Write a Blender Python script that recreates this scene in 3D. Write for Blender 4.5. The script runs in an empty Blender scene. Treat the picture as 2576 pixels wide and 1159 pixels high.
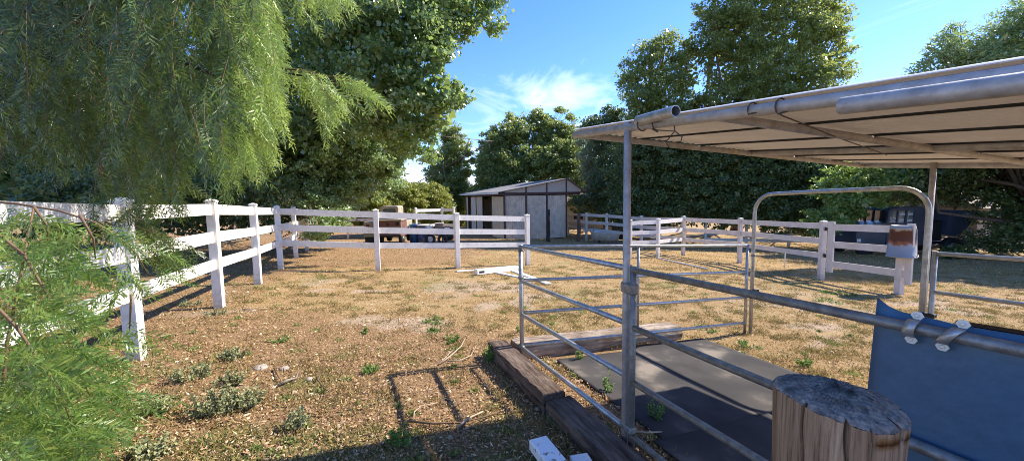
import bpy, math, random
import numpy as np
from mathutils import Vector
rnd = random.Random(7)
rng = np.random.default_rng(11)
scene = bpy.context.scene
COL = scene.collection
Q = 1.0      # leaf density

# ------------------------------------------------------------------ camera model and ground
CF, CX, CY = 1110/1.118, 1288, 579.5
PITCH, ROLL = math.atan(95/1110), .0155
cp, sp = math.cos(PITCH), math.sin(PITCH)
F = np.array([0, cp, -sp]); U0 = np.array([0, sp, cp]); R0 = np.array([1, 0, 0.])
cr, sr = math.cos(ROLL), math.sin(ROLL)
R = cr*R0 - sr*U0; U = cr*U0 + sr*R0

def gz(x, y):
    x = np.asarray(x, float); y = np.asarray(y, float)
    yy = np.where(y < 26, y, 26 + 8*(1-np.exp(-(np.maximum(y, 26)-26)/8)))
    yy = np.where(yy < -4, -4 + (yy+4)*.2, yy)
    return -1.565 - .0416*18*np.tanh(x/18) - .0506*yy

def ray(px, py): return F + R*(px-CX)/CF + U*(CY-py)/CF
def G(px, py, dz=0.):
    r = ray(px, py); lo, hi = .2, 400
    for _ in range(50):
        m = (lo+hi)/2; P = r*m
        if P[2] - gz(P[0], P[1]) - dz > 0: lo = m
        else: hi = m
    return r*lo
def W(px, py, y):
    r = ray(px, py); return r*(y/r[1])
def proj(P):
    P = np.asarray(P, float); d = P@F
    return CX + CF*(P@R)/d, CY - CF*(P@U)/d
def Z(x, y, py):
    lo, hi = -8, 60
    for _ in range(50):
        m = (lo+hi)/2
        if proj((x, y, m))[1] > py: lo = m
        else: hi = m
    return lo
K0 = G(1313, 908)
u = np.array([.3675, -.9300]); v = np.array([.9300, .3675])
def pen(a, b, h=0., ground=True):
    x, y = K0[:2] + a*u + b*v
    return np.array([x, y, (float(gz(x, y)) if ground else 0) + h])

# ------------------------------------------------------------------ materials
MATS = {}
def nt(m): m.use_nodes = True; return m.node_tree
def mat(name, col, rough=.6, metal=0., var=0., vscale=8., bump=0., bscale=60., col2=None, spec=.5, stretch=None, coords='Object', contrast=(.35, .65), trans=0.):
    m = bpy.data.materials.new(name); t = nt(m); n = t.nodes; l = t.links
    b = n['Principled BSDF']
    b.inputs['Roughness'].default_value = rough; b.inputs['Metallic'].default_value = metal
    b.inputs['Specular IOR Level'].default_value = spec
    b.inputs['Base Color'].default_value = (*col, 1)
    if var or col2 or bump:
        tc = n.new('ShaderNodeTexCoord'); mp = n.new('ShaderNodeMapping')
        l.new(tc.outputs[coords], mp.inputs[0])
        if stretch: mp.inputs['Scale'].default_value = stretch
    if var or col2:
        no = n.new('ShaderNodeTexNoise'); no.inputs['Scale'].default_value = vscale; no.inputs['Detail'].default_value = 8; no.inputs['Roughness'].default_value = .65
        l.new(mp.outputs[0], no.inputs[0])
        rp = n.new('ShaderNodeValToRGB'); l.new(no.outputs[0], rp.inputs[0])
        c2 = col2 or tuple(c*(1-var) for c in col)
        rp.color_ramp.elements[0].position = contrast[0]; rp.color_ramp.elements[1].position = contrast[1]
        rp.color_ramp.elements[0].color = (*c2, 1); rp.color_ramp.elements[1].color = (*col, 1)
        l.new(rp.outputs[0], b.inputs['Base Color'])
    if bump:
        n2 = n.new('ShaderNodeTexNoise'); n2.inputs['Scale'].default_value = bscale; n2.inputs['Detail'].default_value = 6
        l.new(mp.outputs[0], n2.inputs[0])
        bp = n.new('ShaderNodeBump'); bp.inputs['Strength'].default_value = bump; bp.inputs['Distance'].default_value = .02
        l.new(n2.outputs[0], bp.inputs['Height']); l.new(bp.outputs[0], b.inputs['Normal'])
    return m
def leafmat(name, cols, rough=.4, spec=.5, trans=.35, tcol=(.25, .4, .05)):
    m = bpy.data.materials.new(name); t = nt(m); n = t.nodes; l = t.links
    b = n['Principled BSDF']; b.inputs['Roughness'].default_value = rough; b.inputs['Specular IOR Level'].default_value = spec
    g = n.new('ShaderNodeNewGeometry'); rp = n.new('ShaderNodeValToRGB')
    l.new(g.outputs['Random Per Island'], rp.inputs[0])
    el = rp.color_ramp.elements
    while len(el) < len(cols): el.new(.5)
    for i, c in enumerate(cols): el[i].position = i/(len(cols)-1); el[i].color = (*c, 1)
    l.new(rp.outputs[0], b.inputs['Base Color'])
    if trans > 0:
        tr = n.new('ShaderNodeBsdfTranslucent'); mx = n.new('ShaderNodeMixShader')
        mm = n.new('ShaderNodeMix'); mm.data_type = 'RGBA'; mm.inputs['Factor'].default_value = .6
        l.new(rp.outputs[0], mm.inputs['A']); mm.inputs['B'].default_value = (*tcol, 1)
        l.new(mm.outputs['Result'], tr.inputs[0])
        mx.inputs[0].default_value = trans
        l.new(b.outputs[0], mx.inputs[1]); l.new(tr.outputs[0], mx.inputs[2])
        l.new(mx.outputs[0], n['Material Output'].inputs[0])
    return m

M = dict(
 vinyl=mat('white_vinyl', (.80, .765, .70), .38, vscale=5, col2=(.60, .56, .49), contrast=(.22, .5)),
 vinyl_tan=mat('shaded_tan_vinyl', (.72, .65, .57), .45, col2=(.58, .50, .42), vscale=4, contrast=(.25, .6)),  # darker warm copy of the vinyl, shade and ground bounce put into its colour
 steel=mat('galvanized_steel', (.52, .52, .50), .40, .6, col2=(.30, .30, .28), vscale=14, bump=.1, bscale=80),
 steel_d=mat('aged_galvanized_steel', (.30, .31, .29), .5, .5, col2=(.17, .16, .14), vscale=25, bump=.15, bscale=90),
 steel_c=mat('dusty_canopy_steel', (.50, .47, .43), .5, .25, col2=(.33, .30, .27), vscale=18, bump=.1, bscale=80),
 roofw=mat('white_roof_paint', (.86, .83, .79), .5, col2=(.78, .74, .69), vscale=3),
 wood_tie=mat('weathered_tie_wood', (.25, .19, .145), .85, col2=(.075, .052, .04), vscale=5, stretch=(1, 1, 1), bump=.6, bscale=25),
 wood_tie_pale=mat('sun_bleached_tie_wood', (.42, .34, .28), .85, col2=(.18, .13, .1), vscale=6, bump=.6, bscale=25),
 rubber=mat('rubber_mat', (.055, .055, .062), .75, col2=(.035, .035, .04), vscale=3, bump=.15, bscale=120),
 blue=mat('blue_plastic', (.07, .15, .235), .45, col2=(.05, .115, .185), vscale=16, bump=.15, bscale=30, contrast=(.3, .75)),
 wire=mat('rusty_wire', (.09, .07, .055), .7, .3),
 black=mat('black_metal', (.02, .02, .02), .5, .3),
 brown=mat('brown_painted_steel', (.075, .03, .025), .5, col2=(.05, .02, .018), vscale=4),
 bark=mat('bark', (.17, .12, .085), .9, col2=(.07, .05, .035), vscale=12, bump=.7, bscale=18),
 bark_pale=mat('pale_bark', (.3, .25, .19), .9, col2=(.15, .12, .09), vscale=10, bump=.6, bscale=18),
 twig=mat('brown_twig', (.15, .09, .045), .8),
 stick=mat('dry_stick', (.5, .38, .26), .8, col2=(.3, .2, .13), vscale=10),
 tire=mat('tyre_rubber', (.02, .02, .02), .8),
 glassd=mat('tinted_glass', (.03, .035, .04), .08, 0),
 berry=mat('pink_berry', (.35, .08, .06), .4),
 stone=mat('field_stone', (.4, .34, .28), .85, col2=(.28, .23, .19), vscale=12, bump=.3),
)

for nm_ in ('vinyl', 'vinyl_tan'):
    t = M[nm_].node_tree; n = t.nodes; l = t.links; b = n['Principled BSDF']
    tc = n.new('ShaderNodeTexCoord'); q = n.new('ShaderNodeTexNoise'); q.inputs['Scale'].default_value = 14; q.inputs['Detail'].default_value = 8; q.inputs['Roughness'].default_value = .75; l.new(tc.outputs['Object'], q.inputs[0])
    at = n.new('ShaderNodeAttribute'); at.attribute_name = 'low'
    ma = n.new('ShaderNodeMath'); ma.operation = 'MULTIPLY_ADD'; l.new(q.outputs[0], ma.inputs[0]); ma.inputs[1].default_value = .9; l.new(at.outputs['Fac'], ma.inputs[2])
    mr_ = n.new('ShaderNodeMapRange'); l.new(ma.outputs[0], mr_.inputs[0]); mr_.inputs[1].default_value = 2.15; mr_.inputs[2].default_value = 2.55; mr_.inputs[3].default_value = 0; mr_.inputs[4].default_value = .8
    mp = n.new('ShaderNodeMapping'); mp.inputs['Scale'].default_value = (9, 9, 1.3); l.new(tc.outputs['Object'], mp.inputs[0]); q2 = n.new('ShaderNodeTexNoise'); q2.inputs['Scale'].default_value = 5; q2.inputs['Detail'].default_value = 5; l.new(mp.outputs[0], q2.inputs[0])
    m2 = n.new('ShaderNodeMapRange'); l.new(q2.outputs[0], m2.inputs[0]); m2.inputs[1].default_value = .60; m2.inputs[2].default_value = .74; m2.inputs[4].default_value = .35
    mx_ = n.new('ShaderNodeMath'); mx_.operation = 'MAXIMUM'; l.new(mr_.outputs[0], mx_.inputs[0]); l.new(m2.outputs[0], mx_.inputs[1])
    dm = n.new('ShaderNodeMix'); dm.data_type = 'RGBA'; l.new(mx_.outputs[0], dm.inputs['Factor']); l.new(b.inputs['Base Color'].links[0].from_socket, dm.inputs['A']); dm.inputs['B'].default_value = (.33, .25, .17, 1); l.new(dm.outputs['Result'], b.inputs['Base Color'])
# ------------------------------------------------------------------ mesh helpers
_t = M['roofw'].node_tree; _b = _t.nodes['Principled BSDF']; _tr = _t.nodes.new('ShaderNodeBsdfTranslucent'); _tr.inputs[0].default_value = (.9, .8, .7, 1)
_m = _t.nodes.new('ShaderNodeMixShader'); _m.inputs[0].default_value = .10; _t.links.new(_b.outputs[0], _m.inputs[1]); _t.links.new(_tr.outputs[0], _m.inputs[2]); _t.links.new(_m.outputs[0], _t.nodes['Material Output'].inputs[0])
ORG = {}
def setp(o, label=None, cat=None, group=None, kind=None):
    if label: o['label'] = label
    if cat: o['category'] = cat
    if group: o['group'] = group
    if kind: o['kind'] = kind
    return o
def root(name, loc, label, cat, group=None):
    o = bpy.data.objects.new(name, None); o.empty_display_size = .2
    COL.objects.link(o); o.location = tuple(loc); ORG[o] = np.array(loc, float)
    return setp(o, label, cat, group)
def link(name, me, m, parent, loc=None):
    o = bpy.data.objects.new(name, me)
    if m is not None: me.materials.append(m)
    COL.objects.link(o)
    if parent is not None:
        o.parent = parent; ORG[o] = ORG[parent]
    else:
        ORG[o] = np.array(loc if loc is not None else (0, 0, 0), float); o.location = tuple(ORG[o])
    return o
def npmesh(name, co, fv, nper, m, parent=None, loc=None, smooth=False, attrs=None):
    """co (n,3) world coordinates; fv flat vertex indices; nper vertices per face."""
    org = ORG[parent] if parent is not None else np.array(loc if loc is not None else (0, 0, 0), float)
    me = bpy.data.meshes.new(name)
    co = np.ascontiguousarray(co - org, dtype=np.float32)
    fv = np.ascontiguousarray(fv, dtype=np.int32).ravel(); nf = len(fv)//nper
    me.vertices.add(len(co)); me.vertices.foreach_set('co', co.ravel())
    me.loops.add(len(fv)); me.loops.foreach_set('vertex_index', fv)
    me.polygons.add(nf); me.polygons.foreach_set('loop_start', np.arange(0, nf*nper, nper, dtype=np.int32))
    me.update(calc_edges=True)
    if smooth: me.polygons.foreach_set('use_smooth', np.ones(nf, bool))
    for k, a in (attrs or {}).items():
        at = me.attributes.new(k, 'FLOAT', 'POINT'); at.data.foreach_set('value', np.asarray(a, np.float32))
    return link(name, me, m, parent, loc)
class MB:
    def __init__(s): s.v = []; s.f = []; s.sm = []
    def add(s, vs, fs, sm=False):
        o = len(s.v); s.v += [tuple(map(float, p)) for p in vs]; s.f += [tuple(i+o for i in f) for f in fs]; s.sm += [sm]*len(fs); return s
    def obox(s, c, ax, ay, az):
        """centre and three half-axis vectors"""
        c, ax, ay, az = map(lambda q: np.asarray(q, float), (c, ax, ay, az))
        vs = [c+i*ax+j*ay+k*az for i in (-1, 1) for j in (-1, 1) for k in (-1, 1)]
        return s.add(vs, [(0, 1, 3, 2), (4, 6, 7, 5), (0, 4, 5, 1), (2, 3, 7, 6), (0, 2, 6, 4), (1, 5, 7, 3)])
    def bbox(s, c, ax, ay, az, b=.006):
        """bevelled box"""
        c, ax, ay, az = map(lambda q: np.asarray(q, float), (c, ax, ay, az))
        L = [np.linalg.norm(q) for q in (ax, ay, az)]; b = min(b, min(L)*.45)
        sc = [1-b/q for q in L]; A = (ax, ay, az); vs = []; idx = {}
        for i in (-1, 1):
            for j in (-1, 1):
                for k in (-1, 1):
                    for w in range(3):
                        t = [i*sc[0], j*sc[1], k*sc[2]]; t[w] = (i, j, k)[w]
                        idx[(i, j, k, w)] = len(vs); vs.append(c + t[0]*ax + t[1]*ay + t[2]*az)
        fs = []
        for w in range(3):
            p, q = (w+1) % 3, (w+2) % 3
            for sgn in (-1, 1):
                r = []
                for (pp, qq) in ((-1, -1), (1, -1), (1, 1), (-1, 1)):
                    t = [0, 0, 0]; t[w] = sgn; t[p] = pp; t[q] = qq; r.append(idx[(*t, w)])
                fs.append(tuple(r) if sgn > 0 else tuple(r[::-1]))
        for w in range(3):
            p, q = (w+1) % 3, (w+2) % 3
            for pp in (-1, 1):
                for qq in (-1, 1):
                    a = [0, 0, 0]; a[p] = pp; a[q] = qq; a[w] = -1; b2 = list(a); b2[w] = 1
                    r = [idx[(*a, p)], idx[(*a, q)], idx[(*b2, q)], idx[(*b2, p)]]
                    fs.append(tuple(r) if pp*qq < 0 else tuple(r[::-1]))
        for i in (-1, 1):
            for j in (-1, 1):
                for k in (-1, 1):
                    r = [idx[(i, j, k, w)] for w in range(3)]
                    fs.append(tuple(r) if i*j*k > 0 else tuple(r[::-1]))
        return s.add(vs, fs)
    def tube(s, pts, rad, n=10, cap=True, sm=True):
        pts = [np.asarray(p, float) for p in pts]
        if np.isscalar(rad): rad = [rad]*len(pts)
        vs = []; up = None
        for i, p in enumerate(pts):
            d = pts[min(i+1, len(pts)-1)] - pts[max(i-1, 0)]; d = d/(np.linalg.norm(d)+1e-9)
            if up is None:
                up = np.array([0, 0, 1.]) if abs(d[2]) < .9 else np.array([1., 0, 0])
            a = np.cross(up, d); a /= np.linalg.norm(a)+1e-9; b = np.cross(d, a); up = b
            for k in range(n):
                t = 2*math.pi*k/n; vs.append(p + rad[i]*(math.cos(t)*a + math.sin(t)*b))
        fs = [(i*n+k, i*n+(k+1) % n, (i+1)*n+(k+1) % n, (i+1)*n+k) for i in range(len(pts)-1) for k in range(n)]
        s.add(vs, fs, sm)
        if cap:
            o = len(s.v)-len(vs); s.f.append(tuple(o+k for k in range(n))[::-1]); s.f.append(tuple(o+(len(pts)-1)*n+k for k in range(n))); s.sm += [False, False]
        return s
    def lathe(s, c, prof, n=24, sm=True, axis=(0, 0, 1)):
        """prof list of (r, z) ; open ends are capped when r>0"""
        c = np.asarray(c, float); az = np.asarray(axis, float); az /= np.linalg.norm(az)
        t0 = np.array([1., 0, 0]) if abs(az[0]) < .9 else np.array([0, 1., 0]); ax = np.cross(t0, az); ax /= np.linalg.norm(ax); ay = np.cross(az, ax)
        vs = [c + r*(math.cos(2*math.pi*k/n)*ax + math.sin(2*math.pi*k/n)*ay) + z*az for r, z in prof for k in range(n)]
        fs = [(i*n+k, i*n+(k+1) % n, (i+1)*n+(k+1) % n, (i+1)*n+k) for i in range(len(prof)-1) for k in range(n)]
        s.add(vs, fs, sm); o = len(s.v)-len(vs)
        s.f.append(tuple(o+k for k in range(n))[::-1]); s.f.append(tuple(o+(len(prof)-1)*n+k for k in range(n))); s.sm += [False, False]
        return s
    def prism(s, poly, d):
        """poly: 3d points in a plane; d: extrusion vector"""
        n = len(poly); d = np.asarray(d, float); vs = [np.asarray(p, float) for p in poly]; vs = vs + [p+d for p in vs]
        return s.add(vs, [tuple(range(n))[::-1], tuple(range(n, 2*n))] + [(i, (i+1) % n, n+(i+1) % n, n+i) for i in range(n)])
    def build(s, name, m, parent=None, loc=None):
        org = ORG[parent] if parent is not None else np.array(loc if loc is not None else (0, 0, 0), float)
        me = bpy.data.meshes.new(name)
        me.from_pydata([tuple(np.array(p)-org) for p in s.v], [], s.f)
        me.polygons.foreach_set('use_smooth', s.sm)
        me.update()
        return link(name, me, m, parent, loc)
Zv = np.array([0, 0, 1.])
def v3(a, z=0.): return np.array([a[0], a[1], z])

# ------------------------------------------------------------------ world, sun, camera
SUN_EL = math.radians(40.5)
SUN_AZ = math.atan2(v[1], v[0]) - math.radians(.8)
sun_dir = np.array([math.cos(SUN_AZ)*math.cos(SUN_EL), math.sin(SUN_AZ)*math.cos(SUN_EL), math.sin(SUN_EL)])
w = bpy.data.worlds.new('World'); scene.world = w; w.use_nodes = True
n = w.node_tree.nodes; l = w.node_tree.links
sky = n.new('ShaderNodeTexSky'); sky.sky_type = 'NISHITA'; sky.sun_disc = False
sky.sun_elevation = SUN_EL; sky.sun_rotation = math.pi/2 - SUN_AZ; sky.air_density = 1.0; sky.dust_density = .15; sky.ozone_density = 3.5
bg = n['Background']; bg.inputs[1].default_value = .15
tc = n.new('ShaderNodeTexCoord')
# thin high cloud: noise on the view direction flattened onto a high plane
sep = n.new('ShaderNodeSeparateXYZ'); l.new(tc.outputs['Generated'], sep.inputs[0])
zc = n.new('ShaderNodeMath'); zc.operation = 'MAXIMUM'; l.new(sep.outputs[2], zc.inputs[0]); zc.inputs[1].default_value = .03
dx = n.new('ShaderNodeMath'); dx.operation = 'DIVIDE'; l.new(sep.outputs[0], dx.inputs[0]); l.new(zc.outputs[0], dx.inputs[1])
dy = n.new('ShaderNodeMath'); dy.operation = 'DIVIDE'; l.new(sep.outputs[1], dy.inputs[0]); l.new(zc.outputs[0], dy.inputs[1])
cmb = n.new('ShaderNodeCombineXYZ'); l.new(dx.outputs[0], cmb.inputs[0]); l.new(dy.outputs[0], cmb.inputs[1])
mp = n.new('ShaderNodeMapping'); l.new(cmb.outputs[0], mp.inputs[0]); mp.inputs['Scale'].default_value = (.9, .34, 1); mp.inputs['Rotation'].default_value = (0, 0, .5); mp.inputs['Location'].default_value = (1.3, .4, 0)
no = n.new('ShaderNodeTexNoise'); no.inputs['Scale'].default_value = 1.15; no.inputs['Detail'].default_value = 9; no.inputs['Roughness'].default_value = .58; no.inputs['Distortion'].default_value = .9
l.new(mp.outputs[0], no.inputs[0])
# the one larger wisp that hangs low in the sky beyond the shed
wd = ray(1330, 222); wd = wd/np.linalg.norm(wd)
dot = n.new('ShaderNodeVectorMath'); dot.operation = 'DISTANCE'
msc = n.new('ShaderNodeVectorMath'); msc.operation = 'MULTIPLY'; msc.inputs[1].default_value = (1, 1, 2.0); l.new(tc.outputs['Generated'], msc.inputs[0])
l.new(msc.outputs[0], dot.inputs[0]); dot.inputs[1].default_value = tuple(wd*np.array([1, 1, 2.0]))
mr = n.new('ShaderNodeMapRange'); l.new(dot.outputs['Value'], mr.inputs[0]); mr.inputs[1].default_value = .24; mr.inputs[2].default_value = 0; mr.inputs[3].default_value = 0; mr.inputs[4].default_value = .24
# more haze cloud near the horizon
hz = n.new('ShaderNodeMapRange'); l.new(sep.outputs[2], hz.inputs[0]); hz.inputs[1].default_value = .38; hz.inputs[2].default_value = .05; hz.inputs[3].default_value = -.04; hz.inputs[4].default_value = .10
ad = n.new('ShaderNodeMath'); l.new(no.outputs[0], ad.inputs[0]); l.new(mr.outputs[0], ad.inputs[1])
ad2 = n.new('ShaderNodeMath'); l.new(ad.outputs[0], ad2.inputs[0]); l.new(hz.outputs[0], ad2.inputs[1])
cr_ = n.new('ShaderNodeValToRGB'); l.new(ad2.outputs[0], cr_.inputs[0])
cr_.color_ramp.elements[0].position = .59; cr_.color_ramp.elements[0].color = (0, 0, 0, 1); cr_.color_ramp.elements[1].position = .86; cr_.color_ramp.elements[1].color = (.62, .62, .62, 1)
mx = n.new('ShaderNodeMix'); mx.data_type = 'RGBA'
sat = n.new('ShaderNodeHueSaturation'); sat.inputs['Saturation'].default_value = 1.2; sat.inputs['Value'].default_value = .78
l.new(sky.outputs[0], sat.inputs['Color'])
tint = n.new('ShaderNodeMix'); tint.data_type = 'RGBA'; tint.blend_type = 'MULTIPLY'; tint.inputs['Factor'].default_value = 1; l.new(sat.outputs[0], tint.inputs['A']); tint.inputs['B'].default_value = (.84, .83, 1.10, 1)
l.new(cr_.outputs[0], mx.inputs['Factor']); l.new(tint.outputs['Result'], mx.inputs['A']); mx.inputs['B'].default_value = (5.6, 5.8, 6.4, 1)
l.new(mx.outputs['Result'], bg.inputs[0])

sd = bpy.data.lights.new('sun', 'SUN'); sd.energy = 4.0; sd.angle = math.radians(.5); sd.color = (1, .93, .82)
so = bpy.data.objects.new('sun', sd); COL.objects.link(so)
so.rotation_euler = Vector(sun_dir).to_track_quat('Z', 'Y').to_euler()
cam = bpy.data.cameras.new('camera'); co = bpy.data.objects.new('camera', cam); COL.objects.link(co)
cam.sensor_width = 36; cam.lens = 36*1110/2880; cam.clip_end = 2000; cam.clip_start = .02
from mathutils import Matrix
mt = Matrix(((R[0], U[0], -F[0], 0), (R[1], U[1], -F[1], 0), (R[2], U[2], -F[2], 0), (0, 0, 0, 1)))
co.matrix_world = mt; scene.camera = co
vs = scene.view_settings; vs.view_transform = 'Standard'; vs.look = 'None'; vs.gamma = 1; vs.exposure = 1.35
scene.cycles.max_bounces = 8; scene.cycles.diffuse_bounces = 4; scene.cycles.glossy_bounces = 3; scene.cycles.transmission_bounces = 4
scene.cycles.use_adaptive_sampling = True; scene.cycles.use_denoising = True; scene.cycles.sample_clamp_indirect = 12; scene.cycles.denoiser = 'OPENIMAGEDENOISE'; scene.cycles.denoising_input_passes = 'RGB_ALBEDO_NORMAL'; scene.cycles.denoising_prefilter = 'NONE'; scene.cycles.pixel_filter_type = 'BLACKMAN_HARRIS'; scene.cycles.filter_width = .95

# ------------------------------------------------------------------ noise for zones
def vnoise(x, y, s, seed=0):
    x = np.asarray(x, float)/s; y = np.asarray(y, float)/s
    xi = np.floor(x).astype(int); yi = np.floor(y).astype(int); fx = x-xi; fy = y-yi
    fx = fx*fx*(3-2*fx); fy = fy*fy*(3-2*fy)
    def h(a, b):
        q = (a*374761393 + b*668265263 + seed*1442695041) & 0x7fffffff
        q = ((q ^ (q >> 13))*1274126177) & 0x7fffffff
        return ((q ^ (q >> 16)) & 0xffff)/65535.
    return (h(xi, yi)*(1-fx)+h(xi+1, yi)*fx)*(1-fy) + (h(xi, yi+1)*(1-fx)+h(xi+1, yi+1)*fx)*fy
def fbm(x, y, s, seed=0, o=4):
    t = 0; a = .5; tot = 0
    for i in range(o):
        t = t + a*vnoise(x, y, s/2**i, seed+i*17); tot += a; a *= .55
    return t/tot
def sstep(a, b, x): t = np.clip((x-a)/(b-a), 0, 1); return t*t*(3-2*t)
def zone_chips(x, y):
    x = np.asarray(x, float); y = np.asarray(y, float)
    m = 1-sstep(3.6, 6.4, y + (fbm(x, y, 1.6, 3)-.5)*3 + (x+1)*.45)
    beyond = sstep(-11, -8.8, x)*sstep(10.2, 11.2, y - .3*x*0 - (x+6)*.35)*(1-sstep(-2.6, .2, x+(fbm(x, y, 2, 9)-.5)*2))
    strip = 1-sstep(-5.2, -3.6, x + .25*(y-6) + (fbm(x, y, 1.3, 5)-.5)*1.6)
    return np.clip(np.maximum(np.maximum(m, beyond*.9), strip*.75), 0, 1)
def zone_sand(x, y):
    b = sstep(.56, .72, fbm(x, y, 1.1, 21))*sstep(4, 5.2, y)*(1-sstep(8, 10.5, y))
    c = sstep(.55, .7, fbm(x, y, .9, 31))*sstep(2, 4, x)*sstep(3, 4, y)*(1-sstep(8.5, 11, y))*.8
    return np.clip(b+c, 0, 1)
def zone_green(x, y):
    g = sstep(.54, .70, fbm(x, y, .9, 41))
    # greener drift by the fence shadow, under the trees and at the near edge
    near = sstep(.44, .58, fbm(x, y, .6, 47))*(1-sstep(3.2, 4.6, y))*(1-sstep(-1.0, .1, x))
    return np.clip(g*.75+near, 0, 1)

# ------------------------------------------------------------------ ground
gx = np.sign(np.linspace(-1, 1, 281))*np.abs(np.linspace(-1, 1, 281))**2.6*420
gy = np.concatenate([np.linspace(-60, -1, 20), -1+np.linspace(0, 1, 330)[1:]**2.4*700])
XX, YY = np.meshgrid(gx, gy)
ZZ = gz(XX, YY) + ((fbm(XX, YY, .8, 2)-.5)*.05+(fbm(XX, YY, .22, 12)-.5)*.028)*np.clip((YY-1)/3, .2, 1)*(np.abs(XX) < 30)
inpen = (np.abs((XX-K0[0])*u[0]+(YY-K0[1])*u[1]-1.9) < 2.2)*(np.abs((XX-K0[0])*v[0]+(YY-K0[1])*v[1]-1.2) < 1.9)
ZZ = np.where(inpen, gz(XX, YY)-.012, ZZ)
nx, ny = len(gx), len(gy)
idx = np.arange(nx*ny).reshape(ny, nx)
fq = np.stack([idx[:-1, :-1], idx[:-1, 1:], idx[1:, 1:], idx[1:, :-1]], -1).reshape(-1, 4)
gm = bpy.data.materials.new('paddock_ground'); t = nt(gm); n = t.nodes; l = t.links
b = n['Principled BSDF']; b.inputs['Roughness'].default_value = .95; b.inputs['Specular IOR Level'].default_value = .15
tc = n.new('ShaderNodeTexCoord')
def noise(scale, det=8, rough=.6, ntree=None):
    q = n.new('ShaderNodeTexNoise'); q.inputs['Scale'].default_value = scale; q.inputs['Detail'].default_value = det; q.inputs['Roughness'].default_value = rough
    l.new(tc.outputs['Object'], q.inputs[0]); return q.outputs[0]
def ramp(src, stops):
    q = n.new('ShaderNodeValToRGB'); l.new(src, q.inputs[0]); e = q.color_ramp.elements
    while len(e) < len(stops): e.new(.5)
    for i, (p, c) in enumerate(stops): e[i].position = p; e[i].color = (*c, 1)
    return q.outputs[0]
def mixc(f, a, b_):
    q = n.new('ShaderNodeMix'); q.data_type = 'RGBA'; l.new(f, q.inputs['Factor']); l.new(a, q.inputs['A']); l.new(b_, q.inputs['B']); return q.outputs['Result']
def attr(nm): q = n.new('ShaderNodeAttribute'); q.attribute_name = nm; return q.outputs['Fac']
grass = ramp(noise(16, 9, .75), [(.32, (0.141, 0.075, 0.030)), (.45, (0.333, 0.203, 0.085)), (.57, (0.473, 0.326, 0.156)), (.70, (0.596, 0.472, 0.302))])
grass2 = ramp(noise(1.1, 6), [(.35, (0.281, 0.169, 0.076)), (.55, (0.420, 0.283, 0.131)), (.7, (0.473, 0.358, 0.202))])
qm = n.new('ShaderNodeMix'); qm.data_type = 'RGBA'; qm.inputs['Factor'].default_value = .45; l.new(grass, qm.inputs['A']); l.new(grass2, qm.inputs['B'])
chips = ramp(noise(38, 7, .8), [(.32, (0.097, 0.049, 0.024)), (.45, (0.261, 0.152, 0.072)), (.58, (0.406, 0.260, 0.132)), (.70, (0.599, 0.430, 0.256))])
sand = ramp(noise(14, 9, .8), [(.3, (0.290, 0.197, 0.122)), (.5, (0.436, 0.316, 0.202)), (.7, (0.561, 0.433, 0.314))])
green = ramp(noise(26), [(.3, (.10, .10, .03)), (.6, (.24, .24, .08)), (.8, (.34, .30, .12))])
def brk(a, nz, w=.35):
    s_ = n.new('ShaderNodeMath'); s_.operation = 'ADD'; l.new(a, s_.inputs[0]); l.new(nz, s_.inputs[1])
    m_ = n.new('ShaderNodeMapRange'); l.new(s_.outputs[0], m_.inputs[0]); m_.inputs[1].default_value = 1-w/2; m_.inputs[2].default_value = 1+w/2; return m_.outputs[0]
c = mixc(brk(attr('chips'), noise(7, 9, .8)), qm.outputs['Result'], chips)
c = mixc(brk(attr('sand'), noise(11, 9, .85), .3), c, sand)
c = mixc(brk(attr('green'), noise(15, 9, .8), .4), c, green)
l.new(c, b.inputs['Base Color'])
bp = n.new('ShaderNodeBump'); bp.inputs['Strength'].default_value = 1.0; bp.inputs['Distance'].default_value = .045
l.new(noise(30, 8, .75), bp.inputs['Height']); l.new(bp.outputs[0], b.inputs['Normal'])
X1, Y1 = XX.ravel(), YY.ravel()
g_o = npmesh('ground', np.stack([X1, Y1, ZZ.ravel()], 1), fq, 4, gm, smooth=True,
             attrs=dict(chips=zone_chips(X1, Y1), sand=zone_sand(X1, Y1), green=zone_green(X1, Y1)*.6))
setp(g_o, 'dry paddock ground of golden grass, wood chips and bare sand', 'ground', kind='structure')

# distant hill
hx = np.linspace(-400, 400, 90)
hy = np.array([260, 300, 340, 380, 420.])
HX, HY = np.meshgrid(hx, hy)
HZ = -6 + np.array([0, .5, .85, 1, .9])[:, None]*(10 + 14*fbm(HX, HY*0, 160, 5) + 3*fbm(HX, HY*0, 30, 6))
ii = np.arange(HX.size).reshape(HX.shape)
hm = mat('dry_hillside', (.34, .27, .17), .95, col2=(.12, .14, .07), vscale=.05)
h_o = npmesh('hills', np.stack([HX.ravel(), HY.ravel(), HZ.ravel()], 1), np.stack([ii[:-1, :-1], ii[:-1, 1:], ii[1:, 1:], ii[1:, :-1]], -1).reshape(-1, 4), 4, hm, smooth=True)
setp(h_o, 'low dry hills beyond the trees', 'hill', kind='structure')

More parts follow.
